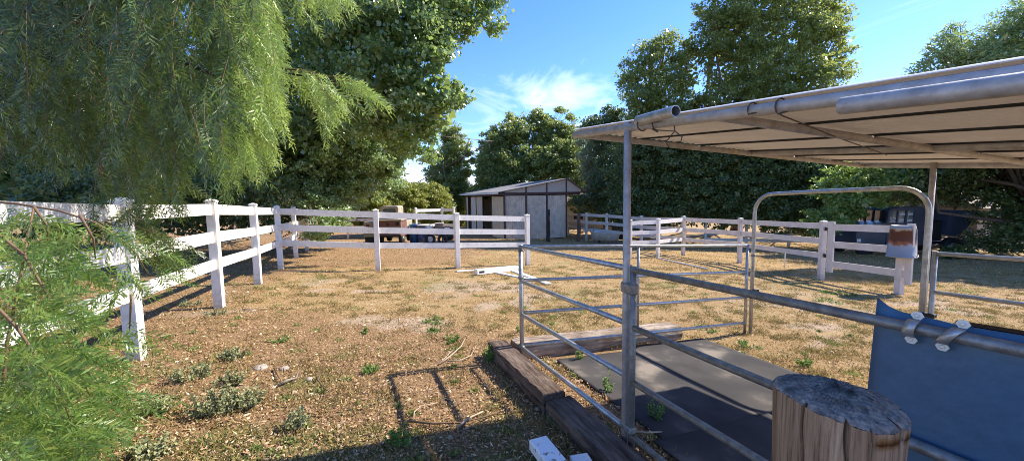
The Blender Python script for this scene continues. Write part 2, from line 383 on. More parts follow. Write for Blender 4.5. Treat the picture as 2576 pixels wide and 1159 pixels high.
# ------------------------------------------------------------------ foliage
def rot_basis(d, nrm):
    d = d/np.linalg.norm(d, axis=1, keepdims=True)
    s = np.cross(nrm, d); s /= np.linalg.norm(s, axis=1, keepdims=True)+1e-9
    nn = np.cross(d, s); return d, s, nn
def leafquads(P, D, S, L, Wd, bend=None):
    """rhombic leaves: P base points, D direction, S side (unit), lengths L, widths Wd"""
    L = L[:, None]; Wd = Wd[:, None]
    co = np.empty((len(P), 4, 3))
    co[:, 0] = P; co[:, 1] = P + D*L*.45 + S*Wd*.5; co[:, 2] = P + D*L; co[:, 3] = P + D*L*.45 - S*Wd*.5
    return co
OUTW = []
def scatter_clumps(blobs, cr, per, fill=.62, squash=.75, shell=.5):
    """blobs: (centre, radius). returns clump centres and radii"""
    cs = []; rs = []; OUTW.clear()
    for c, r in blobs:
        k = max(3, int(fill*4*r*r/(cr*cr)))
        d = rng.normal(size=(k, 3)); d /= np.linalg.norm(d, axis=1, keepdims=True)
        rr = r*(shell + (1.06-shell)*rng.random(k)**.7)[:, None]
        d[:, 2] *= squash if r > 1.2*cr else 1
        OUTW.append(d.copy()); cs.append(np.asarray(c) + d*rr); rs.append(cr*(.6+.8*rng.random(k)))
    return np.concatenate(cs), np.concatenate(rs)
def crown(name, parent, m, blobs, cr=.45, per=70, ll=.08, lw=.06, fill=.62, hang=.35, squash=.8, shell=.6, flat=.6, core=1.):
    cs, rs = scatter_clumps(blobs, cr, per, fill, squash, shell)
    per = max(4, int(per*Q)); N = len(cs)*per
    cc = np.repeat(cs, per, 0); rr = np.repeat(rs, per); ow = np.repeat(np.concatenate(OUTW), per, 0)
    o = rng.normal(size=(N, 3)); o /= np.linalg.norm(o, axis=1, keepdims=True)
    o *= (rng.random(N)**.45)[:, None]; o[:, 2] *= flat
    P = cc + o*rr[:, None]*.95
    D = rng.normal(size=(N, 3)) + o*.8; D[:, 2] -= hang
    Nn = rng.normal(size=(N, 3))*.75 + ow*.9 + sun_dir*.7; Nn[:, 2] += .2
    D, S, _ = rot_basis(D, Nn)
    sc = .5+1.0*rng.random(N)**1.3
    q = leafquads(P, D, S, ll*sc, lw*sc)
    # inner mass of larger leaves, added for opacity and dark recesses between clumps
    Pc = []
    for c, r_ in blobs:
        kc = int(core*260*r_*r_/(cr*cr)*.07)
        dc = rng.normal(size=(kc, 3)); dc /= np.linalg.norm(dc, axis=1, keepdims=True); Pc.append(np.asarray(c)+dc*(r_*.72*rng.random(kc)**.4)[:, None]*np.array([1, 1, squash]))
    Pc = np.concatenate(Pc); Dc, Sc, _ = rot_basis(rng.normal(size=Pc.shape), rng.normal(size=Pc.shape)); lc = np.full(len(Pc), 1.)*(.7+.6*rng.random(len(Pc)))
    q = np.concatenate([q, leafquads(Pc, Dc, Sc, ll*2.2*lc, lw*2.4*lc)])
    npmesh(name, q.reshape(-1, 3), np.arange(4*len(q)), 4, m, parent)
    return cs
def tree(name, label, group, base, blobs, m, bark, tr=.2, cr=.45, per=70, ll=.08, lw=.06, fill=.62, trunk_top=None, limbs=None, cat='tree', **kw):
    o = root(name, base, label, cat, group)
    cs = crown('crown', o, m, blobs, cr, per, ll, lw, fill, **kw)
    mb = MB(); base = np.asarray(base, float)
    blobc = [np.asarray(c) for c, r in blobs]
    mean = np.mean(blobc, 0)
    top = np.asarray(trunk_top, float) if trunk_top is not None else base*.55 + np.array([mean[0], mean[1], mean[2]])*.45
    k = 6; pts = [base + (top-base)*i/(k-1) + np.array([rng.normal()*.1*tr*3, rng.normal()*.1*tr*3, 0])*(0 < i < k-1) for i in range(k)]
    pts[0] = pts[0] - np.array([0, 0, .15])
    mb.tube(pts, [tr*1.35] + [tr*(1-.5*i/(k-1)) for i in range(1, k)], 9)
    targets = blobc if limbs is None else [np.asarray(q) for q in limbs]
    for bc in targets:
        st = pts[rng.integers(2, k)]; en = bc
        mid = st*.5+en*.5 + rng.normal(size=3)*.12*np.linalg.norm(en-st); mid[2] += .1*np.linalg.norm(en-st)
        q = [st, st*.6+mid*.4, mid, mid*.5+en*.5, en]
        mb.tube(q, [tr*.42, tr*.33, tr*.22, tr*.13, tr*.05], 6)
        near = cs[np.argsort(np.linalg.norm(cs-bc, axis=1))[:7]]
        for e in near:
            mb.tube([q[3], q[3]*.45+e*.55+rng.normal(size=3)*.05, e], [tr*.16, tr*.1, tr*.03], 4, cap=False)
    mb.build('trunk', bark, o)
    return o
def B(lst):
    """(px, py, depth, radius): crown masses given by bearing, distance and size"""
    return [(W(px, py, d), r) for px, py, d, r in lst]

LM = dict(
 cotton=leafmat('cottonwood_leaf', [(0.063, 0.130, 0.039), (0.127, 0.224, 0.066), (0.241, 0.354, 0.132), (0.092, 0.171, 0.055), (0.414, 0.507, 0.275)], .25, 1.0, .4, (0.529, 0.661, 0.154)),
 shrub=leafmat('shrub_leaf', [(0.115, 0.201, 0.066), (0.196, 0.307, 0.110), (0.299, 0.401, 0.165), (0.138, 0.236, 0.083), (0.437, 0.519, 0.286)], .30, 1.0, .38, (0.529, 0.649, 0.187)),
 yellowg=leafmat('yellow_green_leaf', [(.10, .16, .025), (.22, .26, .04), (.36, .33, .05), (.15, .22, .035)], .45, .5, .35, (.48, .48, .09)),
 elm=leafmat('elm_leaf', [(0.075, 0.121, 0.035), (0.138, 0.201, 0.055), (0.230, 0.293, 0.083), (0.103, 0.155, 0.044), (0.322, 0.380, 0.143)], .33, .8, .44, (0.575, 0.644, 0.132)),
 dark=leafmat('dark_evergreen_leaf', [(0.051, 0.080, 0.030), (0.090, 0.136, 0.042), (0.181, 0.236, 0.073), (0.064, 0.104, 0.035)], .4, .6, .2, (0.326, 0.490, 0.130)),
 willow=leafmat('pale_willow_leaf', [(.20, .24, .12), (.30, .34, .19), (.40, .42, .28), (.18, .21, .11)], .45, .5, .4, (.45, .5, .25)),
 bright=leafmat('bright_green_leaf', [(.11, .20, .03), (.18, .30, .055), (.27, .38, .10), (.10, .17, .04), (.33, .42, .18)], .35, .8, .42, (.48, .62, .14)),
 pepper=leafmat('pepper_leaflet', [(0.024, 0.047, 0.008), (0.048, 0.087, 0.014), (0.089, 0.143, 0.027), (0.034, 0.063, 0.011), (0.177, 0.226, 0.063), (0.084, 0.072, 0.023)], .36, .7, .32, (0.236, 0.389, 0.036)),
 pepper3=leafmat('sunny_pepper_leaflet', [(0.157, 0.264, 0.050), (0.246, 0.374, 0.080), (0.381, 0.462, 0.130), (0.190, 0.308, 0.060), (0.426, 0.462, 0.200)], .38, .6, .42, (0.605, 0.770, 0.160)),  # paler copy of the pepper leaflet, sunlight put into its colour
 pepper2=leafmat('young_pepper_leaflet', [(0.063, 0.138, 0.024), (0.116, 0.227, 0.037), (0.215, 0.312, 0.072), (0.080, 0.151, 0.041), (0.287, 0.284, 0.057)], .4, .5, .42, (0.431, 0.587, 0.121)),
)

# ---- cottonwood behind the long fence
tree('cottonwood_tree', 'huge glossy leaved tree behind the long white fence with a bough reaching into blue sky', None,
     G(760, 560)*np.array([1, 1, 1]), B([
      (1010, 60, 12.5, 1.7), (930, 110, 12.6, 1.6), (860, 40, 13, 1.9), (1090, 150, 12, .8), (1070, 235, 12, 1.0), (1135, 235, 11.6, .55), (1000, 260, 12.3, 1.2), (960, 190, 12.2, 1.3),
      (1100, 290, 12, .5), (1060, 330, 12.2, .65), (1085, 385, 12.2, .3), (940, 270, 13, 1.5), (880, 250, 13.5, 1.5), (820, 220, 14.2, 1.6), (780, 330, 14.5, 1.7), (1000, 345, 13, .8),
      (1085, 40, 12.5, .9), (1150, 10, 12.6, .8), (1215, 20, 12.8, .5), (1255, 5, 13, .35), (1235, 70, 12.8, .28), (1180, 60, 12.8, .45), (1120, 95, 12.5, .5), (1150, 70, 12.6, .4),
      (650, 300, 14.5, 2.0), (520, 200, 15, 2.4), (380, 300, 15, 2.4), (200, 200, 15, 2.6), (40, 300, 15, 2.8), (-140, 250, 15, 2.8), (600, 420, 15, 1.4), (480, 440, 15, 1.3), (330, 440, 15, 1.5), (150, 440, 14.5, 1.8), (-40, 440, 14, 2.0), (700, 430, 14.8, 1.2),
      (760, -60, 14, 2.2), (950, -120, 13.5, 2.4), (1120, -110, 13.5, 1.6), (600, 20, 15, 2.4), (700, 130, 14.6, 1.6),
      (560, 330, 17, 2.2), (420, 380, 17.5, 2.4), (260, 360, 17.5, 2.6), (90, 380, 17.5, 2.6), (-80, 360, 17, 2.6), (700, 360, 17, 1.8), (620, 440, 17.5, 1.6), (500, 470, 17.5, 1.5), (340, 470, 17.5, 1.5), (180, 475, 17, 1.5), (20, 480, 16.5, 1.5)]),
     LM['cotton'], M['bark'], tr=.34, cr=.34, per=85, ll=.105, lw=.095, fill=.6, trunk_top=W(800, 250, 13.2), hang=.5, limbs=[W(745, 165, 13.6), W(850, 50, 12.8), W(1000, 150, 12.4), W(1080, 250, 12.2), W(1180, 30, 12.8), W(520, 250, 14.6), W(300, 250, 14.8)])

# ---- shrubs and small trees under it
tree('shrub_tree', 'dense grey green shrub tree filling the gap behind the corner of the white fence', None,
     G(880, 560), B([(830, 360, 15.5, 1.2), (890, 320, 15.5, .9), (930, 330, 16, .7), (950, 390, 16, 1.1), (990, 415, 16.5, .75), (880, 420, 16, 1.4), (800, 420, 15.5, 1.2), (1010, 370, 16.2, .6),
      (915, 462, 16.5, .95), (850, 490, 16, 1.1), (800, 500, 15, .8), (975, 455, 17.5, .65), (760, 460, 15.5, .9), (820, 560, 13.9, .5), (850, 545, 14.3, .4), (800, 590, 13.8, .35)]),
     LM['shrub'], M['bark'], tr=.10, cr=.3, per=110, ll=.095, lw=.072, fill=.8)
tree('shrub', 'dark leafy bush in shade behind the long fence below the drooping fronds', 'bushes behind the fences', G(640, 600),
     B([(560, 470, 12, .9), (640, 500, 12.5, .9), (480, 500, 11.5, .8), (700, 490, 13, .7), (400, 520, 11, .9), (300, 500, 11, 1.2), (180, 520, 10.5, 1.2), (60, 520, 10, 1.4), (700, 545, 14.5, .7), (640, 550, 14, .7), (580, 550, 14, .8), (745, 540, 15.5, .6), (500, 555, 13.5, .8), (420, 560, 13, .8)]),  # low masses at the end added to stand for dark shade under the trees
     LM['dark'], M['bark'], tr=.08, cr=.3, per=70, ll=.09, lw=.06, fill=.5, cat='bush')
for i, (px, py, d, r, mm, lab) in enumerate([
    (1000, 498, 28, 1.6, 'yellowg', 'yellow green bush behind the little old utility truck'),
    (1075, 497, 30, 1.6, 'yellowg', 'green bush between the old truck and the short white fence behind it'),
    (925, 512, 25, 1.1, 'yellowg', 'yellow tinged bush beside the corner of the white fence'),
    (1128, 512, 42, 1.9, 'yellowg', 'dull olive bush behind the short white fence'),
    (1150, 532, 44, 1.6, 'dark', 'dark bush at the far corner of the metal shed')]):
    bb = [(px, py, d, r), (px-28, py+14, d, r*.7), (px+28, py+12, d-.3, r*.75), (px+6, py-22, d, r*.5), (px-12, py+40, d-.2, r*.8), (px+18, py+42, d-.2, r*.8)]
    tree('shrub', lab, 'bushes behind the fences', np.array([W(px, py, d)[0], d, float(gz(W(px, py, d)[0], d))]), B(bb), LM[mm], M['bark'], tr=.05, cr=.3, per=90, ll=.11, lw=.08, fill=1.0, cat='bush')
tree('slender_tree', 'narrow upright tree standing alone against the sky between the cottonwood and the shed', None, np.array([W(1130, 500, 41)[0], 41, float(gz(W(1130, 500, 41)[0], 41))]),
     B([(1130, 330, 41, 1.10), (1145, 370, 41, 1.59), (1120, 400, 41, 1.59), (1160, 420, 41, 1.34), (1100, 440, 41, 1.34), (1135, 460, 41, 1.95), (1165, 480, 41, 1.46), (1100, 490, 41, 1.59), (1075, 500, 41, 1.46), (1130, 500, 41, 1.83), (1120, 350, 41, 0.61), (1178, 385, 41, 0.61)]),
     LM['elm'], M['bark_pale'], tr=.18, cr=.42, per=100, ll=.15, lw=.11, fill=.9)

# ---- trees behind the shed
tree('bushy_tree', 'broad dark bushy tree rising behind the metal shed roof', 'trees behind the shed', G(1270, 562),
     B([(1245, 350, 40, 1.5), (1275, 345, 40, 1.8), (1300, 330, 40, 1.6), (1240, 400, 40, 2.0), (1280, 420, 40, 2.5), (1230, 440, 39, 1.6), (1250, 470, 39, 1.9), (1320, 390, 40, 2.2), (1330, 440, 39, 2.2), (1345, 305, 41, 1.2), (1290, 300, 41, .8), (1230, 490, 39, 1.8)]),
     LM['elm'], M['bark_pale'], tr=.2, cr=.5, per=100, ll=.18, lw=.13, fill=.8)
tree('bushy_tree', 'ragged light topped tree rising behind the peak of the metal shed', 'trees behind the shed', G(1400, 562),
     B([(1350, 290, 41, .7), (1395, 330, 41, 1.6), (1410, 275, 41, .6), (1375, 350, 41, 1.8), (1435, 295, 41, .55), (1430, 330, 41, 1.2), (1440, 380, 40, 2.0), (1400, 400, 40, 2.4), (1460, 430, 39, 2.2), (1420, 450, 39, 2.4), (1370, 420, 39, 2.2), (1370, 300, 41, .8)]),
     LM['elm'], M['bark_pale'], tr=.2, cr=.48, per=95, ll=.17, lw=.12, fill=.7)
tree('willow_tree', 'pale silvery willow showing between the shed and the tall dark trees', None, G(1500, 566),
     B([(1485, 400, 34, 1.1), (1500, 370, 34, .9), (1510, 430, 34, 1.2), (1490, 440, 34, 1.0), (1520, 460, 34, 1.0), (1470, 350, 35, .8), (1500, 480, 34, 1.0)]),
     LM['willow'], M['bark_pale'], tr=.14, cr=.4, per=90, ll=.18, lw=.07, fill=1.0)
tree('evergreen_tree', 'rounded dark evergreen beyond the open end of the canopy roof', 'dark trees beyond the canopy', G(1520, 575),
     B([(1500, 310, 33, .9), (1540, 290, 33, .9), (1560, 320, 33, 1.2), (1530, 350, 33, 1.4), (1560, 400, 32, 1.8), (1545, 460, 32, 1.8), (1470, 500, 36, 1.6), (1510, 520, 34, 1.7), (1570, 510, 32, 1.8), (1475, 315, 34, .6), (1590, 440, 32, 1.8)]),
     LM['dark'], M['bark'], tr=.2, cr=.42, per=85, ll=.16, lw=.1, fill=.95)

# ---- tall tree pair to the right of centre
tree('elm_tree', 'tallest broad elm with lit crown standing above the canopy roof', 'tall elms above the canopy', G(1850, 580),
     B([(1900, 60, 27, 2.6), (1830, 100, 27, 2.2), (1980, 90, 27, 2.6), (2060, 70, 27, 1.8), (1870, 180, 27, 2.6), (1960, 190, 27, 2.8), (2060, 170, 27, 2.0), (2110, 150, 27, .8), (2100, 200, 27, 1.0), (1790, 130, 27, 1.2),
        (2100, 60, 27, 1.0), (1930, -20, 27, 2.4), (2030, -10, 27, 2.0), (1840, 30, 27, 1.6), (1800, 60, 27, 1.2), (1820, 250, 27, 2.0), (1920, 270, 27, 2.4), (2030, 250, 27, 2.4), (2100, 260, 27, 1.2), (1780, 20, 27, .9), (2085, 10, 27, 1.0), (2125, 100, 27, .6), (1870, -90, 27, 1.8), (1980, -110, 27, 1.8)]),
     LM['elm'], M['bark'], tr=.42, cr=.42, per=85, ll=.14, lw=.09, fill=.5, shell=.5, core=.7)
tree('elm_tree', 'shorter elm with yellowish top leaning against the tallest elm', 'tall elms above the canopy', G(1650, 580),
     B([(1640, 130, 28, 1.2), (1670, 110, 28, 1.2), (1610, 170, 28, 1.3), (1660, 200, 28, 2.0), (1720, 180, 28, 1.8), (1590, 220, 28, 1.0), (1630, 260, 28, 1.9), (1700, 270, 28, 2.2), (1600, 290, 28, 1.2), (1570, 200, 28, .6), (1735, 120, 28, .9), (1660, 330, 28, 2.0), (1590, 340, 28, 1.6)]),
     LM['elm'], M['bark'], tr=.34, cr=.42, per=85, ll=.14, lw=.09, fill=.5, shell=.5, core=.7)
# dark row beneath
rowk = 0
for px, d, h, lab in [(1620, 28, 470, 'dark evergreen behind the main canopy post'), (1720, 27, 450, 'dark evergreen second along from the main canopy post'), (1820, 26, 450, 'dark evergreen under the tallest elm'),
                      (1920, 25, 450, 'dark evergreen just beyond the arched gate frame'), (2010, 24, 470, 'dark evergreen behind the sunlit mulberry')]:
    tree('evergreen_tree', lab, 'dark trees beyond the canopy', G(px, 585),
         B([(px-30, h-60, d, 2.0), (px+30, h-40, d, 2.0), (px, h, d, 2.2), (px-35, h+40, d-.5, 1.9), (px+35, h+50, d-.5, 1.9), (px, h+75, d-1, 1.6), (px, h-110, d+.5, 2.0), (px+20, h-150, d+1, 1.6)]),
         LM['dark'], M['bark'], tr=.22, cr=.42, per=85, ll=.15, lw=.10, fill=.7, core=.5)
tree('mulberry_tree', 'sunlit bright green tree seen through the arched gate frame', None, G(2140, 600),
     B([(2130, 440, 19, .9), (2180, 430, 19, .8), (2090, 480, 19, .8), (2150, 490, 18.5, 1.1), (2210, 470, 18.5, .8), (2100, 540, 18.5, .8), (2140, 535, 18.8, .6), (2060, 560, 18.8, .7), (2240, 450, 18.8, .8), (2250, 490, 21.5, .8), (2080, 590, 18.5, .4)]),
     LM['bright'], M['bark'], tr=.14, cr=.32, per=75, ll=.12, lw=.08, fill=.55)
tree('shade_tree', 'dark leafy tree shading the parked truck behind the canopy post', 'dark trees beyond the canopy', G(2420, 600),
     B([(2300, 450, 19, 1.3), (2370, 430, 19, 1.5), (2450, 450, 19, 1.4), (2540, 450, 18.5, 1.8), (2620, 450, 18, 2.0), (2330, 490, 21.5, 1.0), (2560, 540, 18, 1.4), (2620, 560, 17.5, 1.4), (2475, 610, 18.6, .5), (2440, 600, 18.2, .35), (2520, 585, 17.5, .5), (2560, 600, 17.5, 1.1), (2400, 350, 20, 2.0), (2560, 350, 20, 2.2), (2545, 330, 15, 1.4), (2620, 300, 15.5, 1.8), (2480, 335, 16.5, 1.4), (2420, 365, 18, 1.3), (2640, 220, 17, 2.2), (2720, 300, 19, 2.5), (2600, 330, 22, 2.5), (2500, 330, 23, 2.2), (2300, 340, 21, 2.0), (2700, 470, 17, 2.2), (2760, 560, 16, 1.8)]),
     LM['dark'], M['bark'], tr=.32, cr=.38, per=80, ll=.11, lw=.075, fill=.5)
tree('pepperwood_tree', 'loose feathery tree rising above the top edge of the canopy roof', None, G(2640, 640),
     B([(2360, 130, 15, .5), (2400, 110, 15, .7), (2330, 165, 15, .4), (2420, 160, 15, .9), (2480, 120, 15, .9), (2540, 90, 15, .9), (2570, 40, 15, .8), (2390, 75, 15, .3), (2500, 170, 15, 1.1), (2590, 150, 15, 1.5), (2300, 190, 15, .3), (2630, 60, 15, 1.5), (2640, 230, 15, 1.8), (2440, 230, 15, 1.2), (2560, 250, 15, 1.5), (2350, 215, 15, .6)]),
     LM['shrub'], M['bark'], tr=.25, cr=.26, per=70, ll=.11, lw=.035, fill=.5, hang=0, shell=.4)
tree('shrub', 'low dark bush in front of the rear wheel of the parked work truck', 'bushes behind the fences', G(2395, 655), B([(2385, 640, 17.2, .35), (2405, 632, 17.2, .4), (2425, 640, 17.2, .35)]), LM['dark'], M['bark'], tr=.03, cr=.2, per=60, ll=.08, lw=.05, fill=.7, cat='bush')
# a tree beyond the edge of the photo on the sunny side that shades the ground around the truck
tree('shade_tree', 'big dark tree standing past the end of the far white fence', 'dark trees beyond the canopy', np.array([24, 15, float(gz(24, 15))]),
     [((24, 15, 1.6), 3.0), ((26.5, 17, 1.2), 2.6), ((22.5, 17, 2.4), 2.3), ((25, 13, 2.8), 2.3), ((28, 14.5, 1.8), 2.6), ((25, 18, 3.4), 2.2), ((22, 19.5, 1), 2.2), ((20.5, 21, 1.2), 2.2), ((18.5, 23, 1.2), 2.2),
      ((19.5, 17.5, 3.2), 1.7), ((21, 15.5, 4.0), 1.9), ((22.5, 14, 4.6), 2), ((23, 17, 4.6), 2.2), ((21, 19, 3.6), 2), ((24.5, 15.5, 5), 2), ((20.6, 13.2, 3.6), 1.5), ((24, 19.5, 4.4), 2.2), ((22.5, 22, 3.6), 2.2)],
     LM['dark'], M['bark'], tr=.4, cr=.5, per=60, ll=.17, lw=.11, fill=.5)

# far tree line closing the horizon
fl = root('far_tree_row', (0, 70, float(gz(0, 70))), 'mass of distant trees along the horizon', 'trees'); bpy.data.objects.remove(fl)
bl = []
for k in range(70):
    a = -1.15 + 2.3*k/69; d = 62 + 10*rng.random(); x = math.tan(a)*d if abs(a) < 1.2 else 0
    bl.append(((x, d, float(gz(x, d)) + 1.6 + 1.2*rng.random()), 2.3 + .8*rng.random()))
cs, rs = scatter_clumps(bl, .9, 10, .9, .8, .5)
NN = len(cs)*26; P = np.repeat(cs, 26, 0) + rng.normal(size=(NN, 3))*.5
D, S, _ = rot_basis(rng.normal(size=(NN, 3)), rng.normal(size=(NN, 3)))
q = leafquads(P, D, S, np.full(NN, .5), np.full(NN, .4))
far = npmesh('distant_woods', q.reshape(-1, 3), np.arange(4*NN), 4, LM['elm'])
setp(far, 'low distant woods along the horizon behind the trees', 'woods', kind='stuff')

# ------------------------------------------------------------------ pepper tree with feathery fronds
def frond_template(npairs=8):
    vs = []; ts = []; jr = lambda a: rnd.uniform(-a, a); cv = jr(.25)
    for i in range(npairs):
        t = .08 + .9*i/npairs; prof = math.sin(math.pi*min(1, .22+.68*t))
        L = .27*prof*(1+jr(.2)); wd = .044*(1+jr(.3))
        for s in (-1, 1):
            if rnd.random() < .06: L = L*.3
            jt = t + (.02 if s > 0 else 0) + jr(.02)
            ang = .62 + .25*(1-t) + jr(.22)
            d = np.array([math.cos(ang), s*math.sin(ang), -.12+jr(.35)]); sd_ = np.array([-s*math.sin(ang), math.cos(ang)*1, .25])
            sd_ = sd_ - d*(sd_@d)/(d@d); sd_ /= np.linalg.norm(sd_)
            b0 = np.array([jt, cv*jt*jt, 0])
            for p in (b0, b0+d*L*.4+sd_*wd*.5, b0+d*L, b0+d*L*.4-sd_*wd*.5): vs.append(p); ts.append(jt)
    # rachis strip and terminal leaflet
    for p in ((0, -.006, 0), (1.0, cv-.003, 0), (1.0, cv+.003, 0), (0, .006, 0)): vs.append(np.array(p)); ts.append(p[0])
    for p in ((.97, cv, 0), (1.05, cv+.015, 0), (1.18, cv*1.2, 0), (1.05, cv-.015, 0)): vs.append(np.array(p)); ts.append(p[0])
    return np.array(vs), np.array(ts)
FTS = [frond_template(rnd.choice((7, 8, 8, 9))) for _ in range(9)]
def fronds(O, D, Nn, L, droop=.3):
    d, s, nn = rot_basis(D, Nn)
    Mx = np.stack([d, s, nn], 1)*L[:, None, None]; kind = rng.integers(0, len(FTS), len(O)); out = []
    for k, (FT, FTt) in enumerate(FTS):
        i = np.where(kind == k)[0]
        P = O[i][:, None, :] + np.einsum('vk,nkj->nvj', FT, Mx[i])
        P[:, :, 2] -= droop*(FTt[None, :]**2)*L[i][:, None]*(1-np.abs(d[i, 2:3]))
        out.append(P.reshape(-1, 3))
    return np.concatenate(out)
def strings(starts, dirs, lens, step=.05, fl=.2, wob=.05, down=1.0, spread=1.):
    """pendulous twigs; returns twig polylines and frond arrays"""
    O = []; Dd = []; Nn = []; L = []; polys = []
    for s, d, ln in zip(starts, dirs, lens):
        p = np.array(s, float); d = np.array(d, float); d /= np.linalg.norm(d); k = max(3, int(ln/step)); poly = [p.copy()]
        for i in range(k):
            d = d + np.array([rng.normal()*wob, rng.normal()*wob, -.22*down]); d /= np.linalg.norm(d)
            p = p + d*step; poly.append(p.copy())
            for _ in range(1 if i < k-1 else 3):
                a = rng.random()*6.283; side = np.array([math.cos(a), math.sin(a), 0])
                fd = d*.6 + side*.42*spread + np.array([0, 0, -.45*down]) if i < k-1 else d + side*.3
                O.append(p + 0); Dd.append(fd); Nn.append(rng.normal(size=3)*.4 + np.array([.3, -.9, .3])); L.append(fl*(.75+.5*rng.random())*(1-.25*i/k))
        polys.append(poly)
    return polys, np.array(O), np.array(Dd), np.array(Nn), np.array(L)
pep_base = np.array([-6.1, 4.0, float(gz(-6.1, 4.0))])
pep = root('pepper_tree', pep_base, 'weeping tree with feathery drooping fronds hanging over the white fence', 'tree')
def bottom(px):
    xs = [-300, 0, 60, 200, 290, 330, 420, 460, 560, 640, 700, 760, 860]
    ys = [450, 400, 400, 425, 500, 560, 520, 440, 450, 440, 340, 290, 250]
    return np.interp(px, xs, ys)
starts = []; dirs = []; lens = []; sunny = set()
def try_add(px, py, d, ln, dr, lim=None):
    s = W(px, py, d); e = s + np.array([dr[0]*.15, dr[1]*.15, -ln*.86])
    ex, ey = proj(e)
    if ey > (bottom(ex) if lim is None else lim) + rng.normal()*12: return False
    starts.append(s); dirs.append(dr); lens.append(ln); return True
kk = 0
while kk < 880:
    px = -260 + 900*rng.random(); d = 2.9 + 3.7*rng.random()**.8
    py = -420 + 860*rng.random(); ln = .4 + .7*rng.random()
    if px > 640 and py > 60 and rng.random() < .7: continue
    kk += try_add(px, py, d, ln, (rng.normal()*.4+.1, rng.normal()*.4-.1, -.4))
kk = 0       # crown above, towards the sun
while kk < 330:
    px = -150 + 620*rng.random(); d = 3.4 + 3.2*rng.random(); py = -1000 + 760*rng.random(); starts.append(W(px, py, d)); dirs.append((rng.normal()*.5, rng.normal()*.5, -.2)); lens.append(.5+.4*rng.random()); kk += 1
for _ in range(260):
    starts.append(np.array([-3.3+2.6*rng.random(), 3.3+3.4*rng.random(), 3.7+1.0*rng.random()])); dirs.append((rng.normal()*.5, rng.normal()*.5, -.1)); lens.append(.5+.3*rng.random())
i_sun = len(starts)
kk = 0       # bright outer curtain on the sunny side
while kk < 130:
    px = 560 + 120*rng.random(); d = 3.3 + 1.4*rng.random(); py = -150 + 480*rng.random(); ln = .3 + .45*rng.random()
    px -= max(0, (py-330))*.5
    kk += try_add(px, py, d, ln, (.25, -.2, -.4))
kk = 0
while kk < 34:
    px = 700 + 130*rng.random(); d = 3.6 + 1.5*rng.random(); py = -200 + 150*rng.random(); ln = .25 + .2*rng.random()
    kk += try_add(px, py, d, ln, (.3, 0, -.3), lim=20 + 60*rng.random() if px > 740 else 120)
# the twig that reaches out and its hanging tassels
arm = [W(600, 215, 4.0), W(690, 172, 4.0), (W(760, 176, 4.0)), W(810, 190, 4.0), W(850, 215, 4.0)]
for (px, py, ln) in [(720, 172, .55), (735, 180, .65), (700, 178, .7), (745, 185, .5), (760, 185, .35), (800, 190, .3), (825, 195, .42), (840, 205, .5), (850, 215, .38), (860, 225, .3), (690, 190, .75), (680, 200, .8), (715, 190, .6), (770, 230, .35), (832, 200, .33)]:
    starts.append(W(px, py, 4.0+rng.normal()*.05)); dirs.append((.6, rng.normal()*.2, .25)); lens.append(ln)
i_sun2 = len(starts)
# dense column of foliage hanging in front of the fence post
for _ in range(20):
    px = 320 + 80*rng.random(); py = 380 + 260*rng.random(); d = 3.6 + 1.0*rng.random()
    starts.append(W(px, py, d)); dirs.append((rng.normal()*.3, rng.normal()*.3, 0)); lens.append(.25 + .3*rng.random())
for _ in range(12):
    px = 200 + 250*rng.random(); py = 430 + 70*rng.random(); d = 3.8 + 1.4*rng.random()
    starts.append(W(px, py, d)); dirs.append((rng.normal()*.3, rng.normal()*.3, 0)); lens.append(.18 + .2*rng.random())
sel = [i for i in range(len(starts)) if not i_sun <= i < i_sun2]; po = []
for nm_, ids, mt_, fl_ in (('foliage', sel, 'pepper', .27), ('sunlit_foliage', list(range(i_sun, i_sun2)), 'pepper3', .25)):  # outer curtain gets lighter leaf colours to look sunlit, the rest darker ones
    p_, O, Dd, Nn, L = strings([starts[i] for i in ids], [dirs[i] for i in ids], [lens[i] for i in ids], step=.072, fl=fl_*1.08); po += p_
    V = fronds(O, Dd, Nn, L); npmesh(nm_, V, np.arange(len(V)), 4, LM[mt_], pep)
tw = MB()
for p in po: tw.tube(p[::3]+[p[-1]], .0024, 4, cap=False)
tw.tube(arm, [.014, .011, .008, .006, .004], 6)
tw.build('hanging_twig', M['twig'], pep)
tk = MB(); top = pep_base + np.array([.5, .3, 2.6])
tk.tube([pep_base-np.array([0, 0, .2]), pep_base+np.array([.1, 0, .9]), top], [.36, .28, .24], 12)
for tgt in [W(100, -260, 5.8), W(350, -260, 6.0), W(560, -180, 5.8), W(640, -60, 5.4), W(-100, -150, 5.5), W(60, -350, 5.5), W(600, 215, 4.0), W(400, 60, 6.6)]:
    mid = top*.5+tgt*.5 + np.array([0, 0, .5]); tk.tube([top, top*.7+mid*.3+np.array([0, 0, .15]), mid, mid*.5+tgt*.5+np.array([0, 0, .08]), tgt], [.10, .075, .05, .03, .010], 7)
    for s in [starts[i] for i in rng.choice(len(starts), 14)]:
        if np.linalg.norm(s-tgt) < 1.3: tk.tube([tgt, s*.5+tgt*.5+np.array([0, 0, .1]), s], [.014, .01, .005], 4, cap=False)
tk.build('trunk', mat('dark_bark', (.07, .052, .04), .9, col2=(.03, .024, .018), vscale=12, bump=.7, bscale=18), pep)
be = MB()
for k in range(34):
    c = W(257 + rng.normal()*1.2, 400 + k*1.3, 3.7) + rng.normal(size=3)*.003
    be.lathe(c, [(.001, -.007), (.006, -.003), (.006, .003), (.001, .007)], 6)
be.build('berry_cluster', M['berry'], pep)

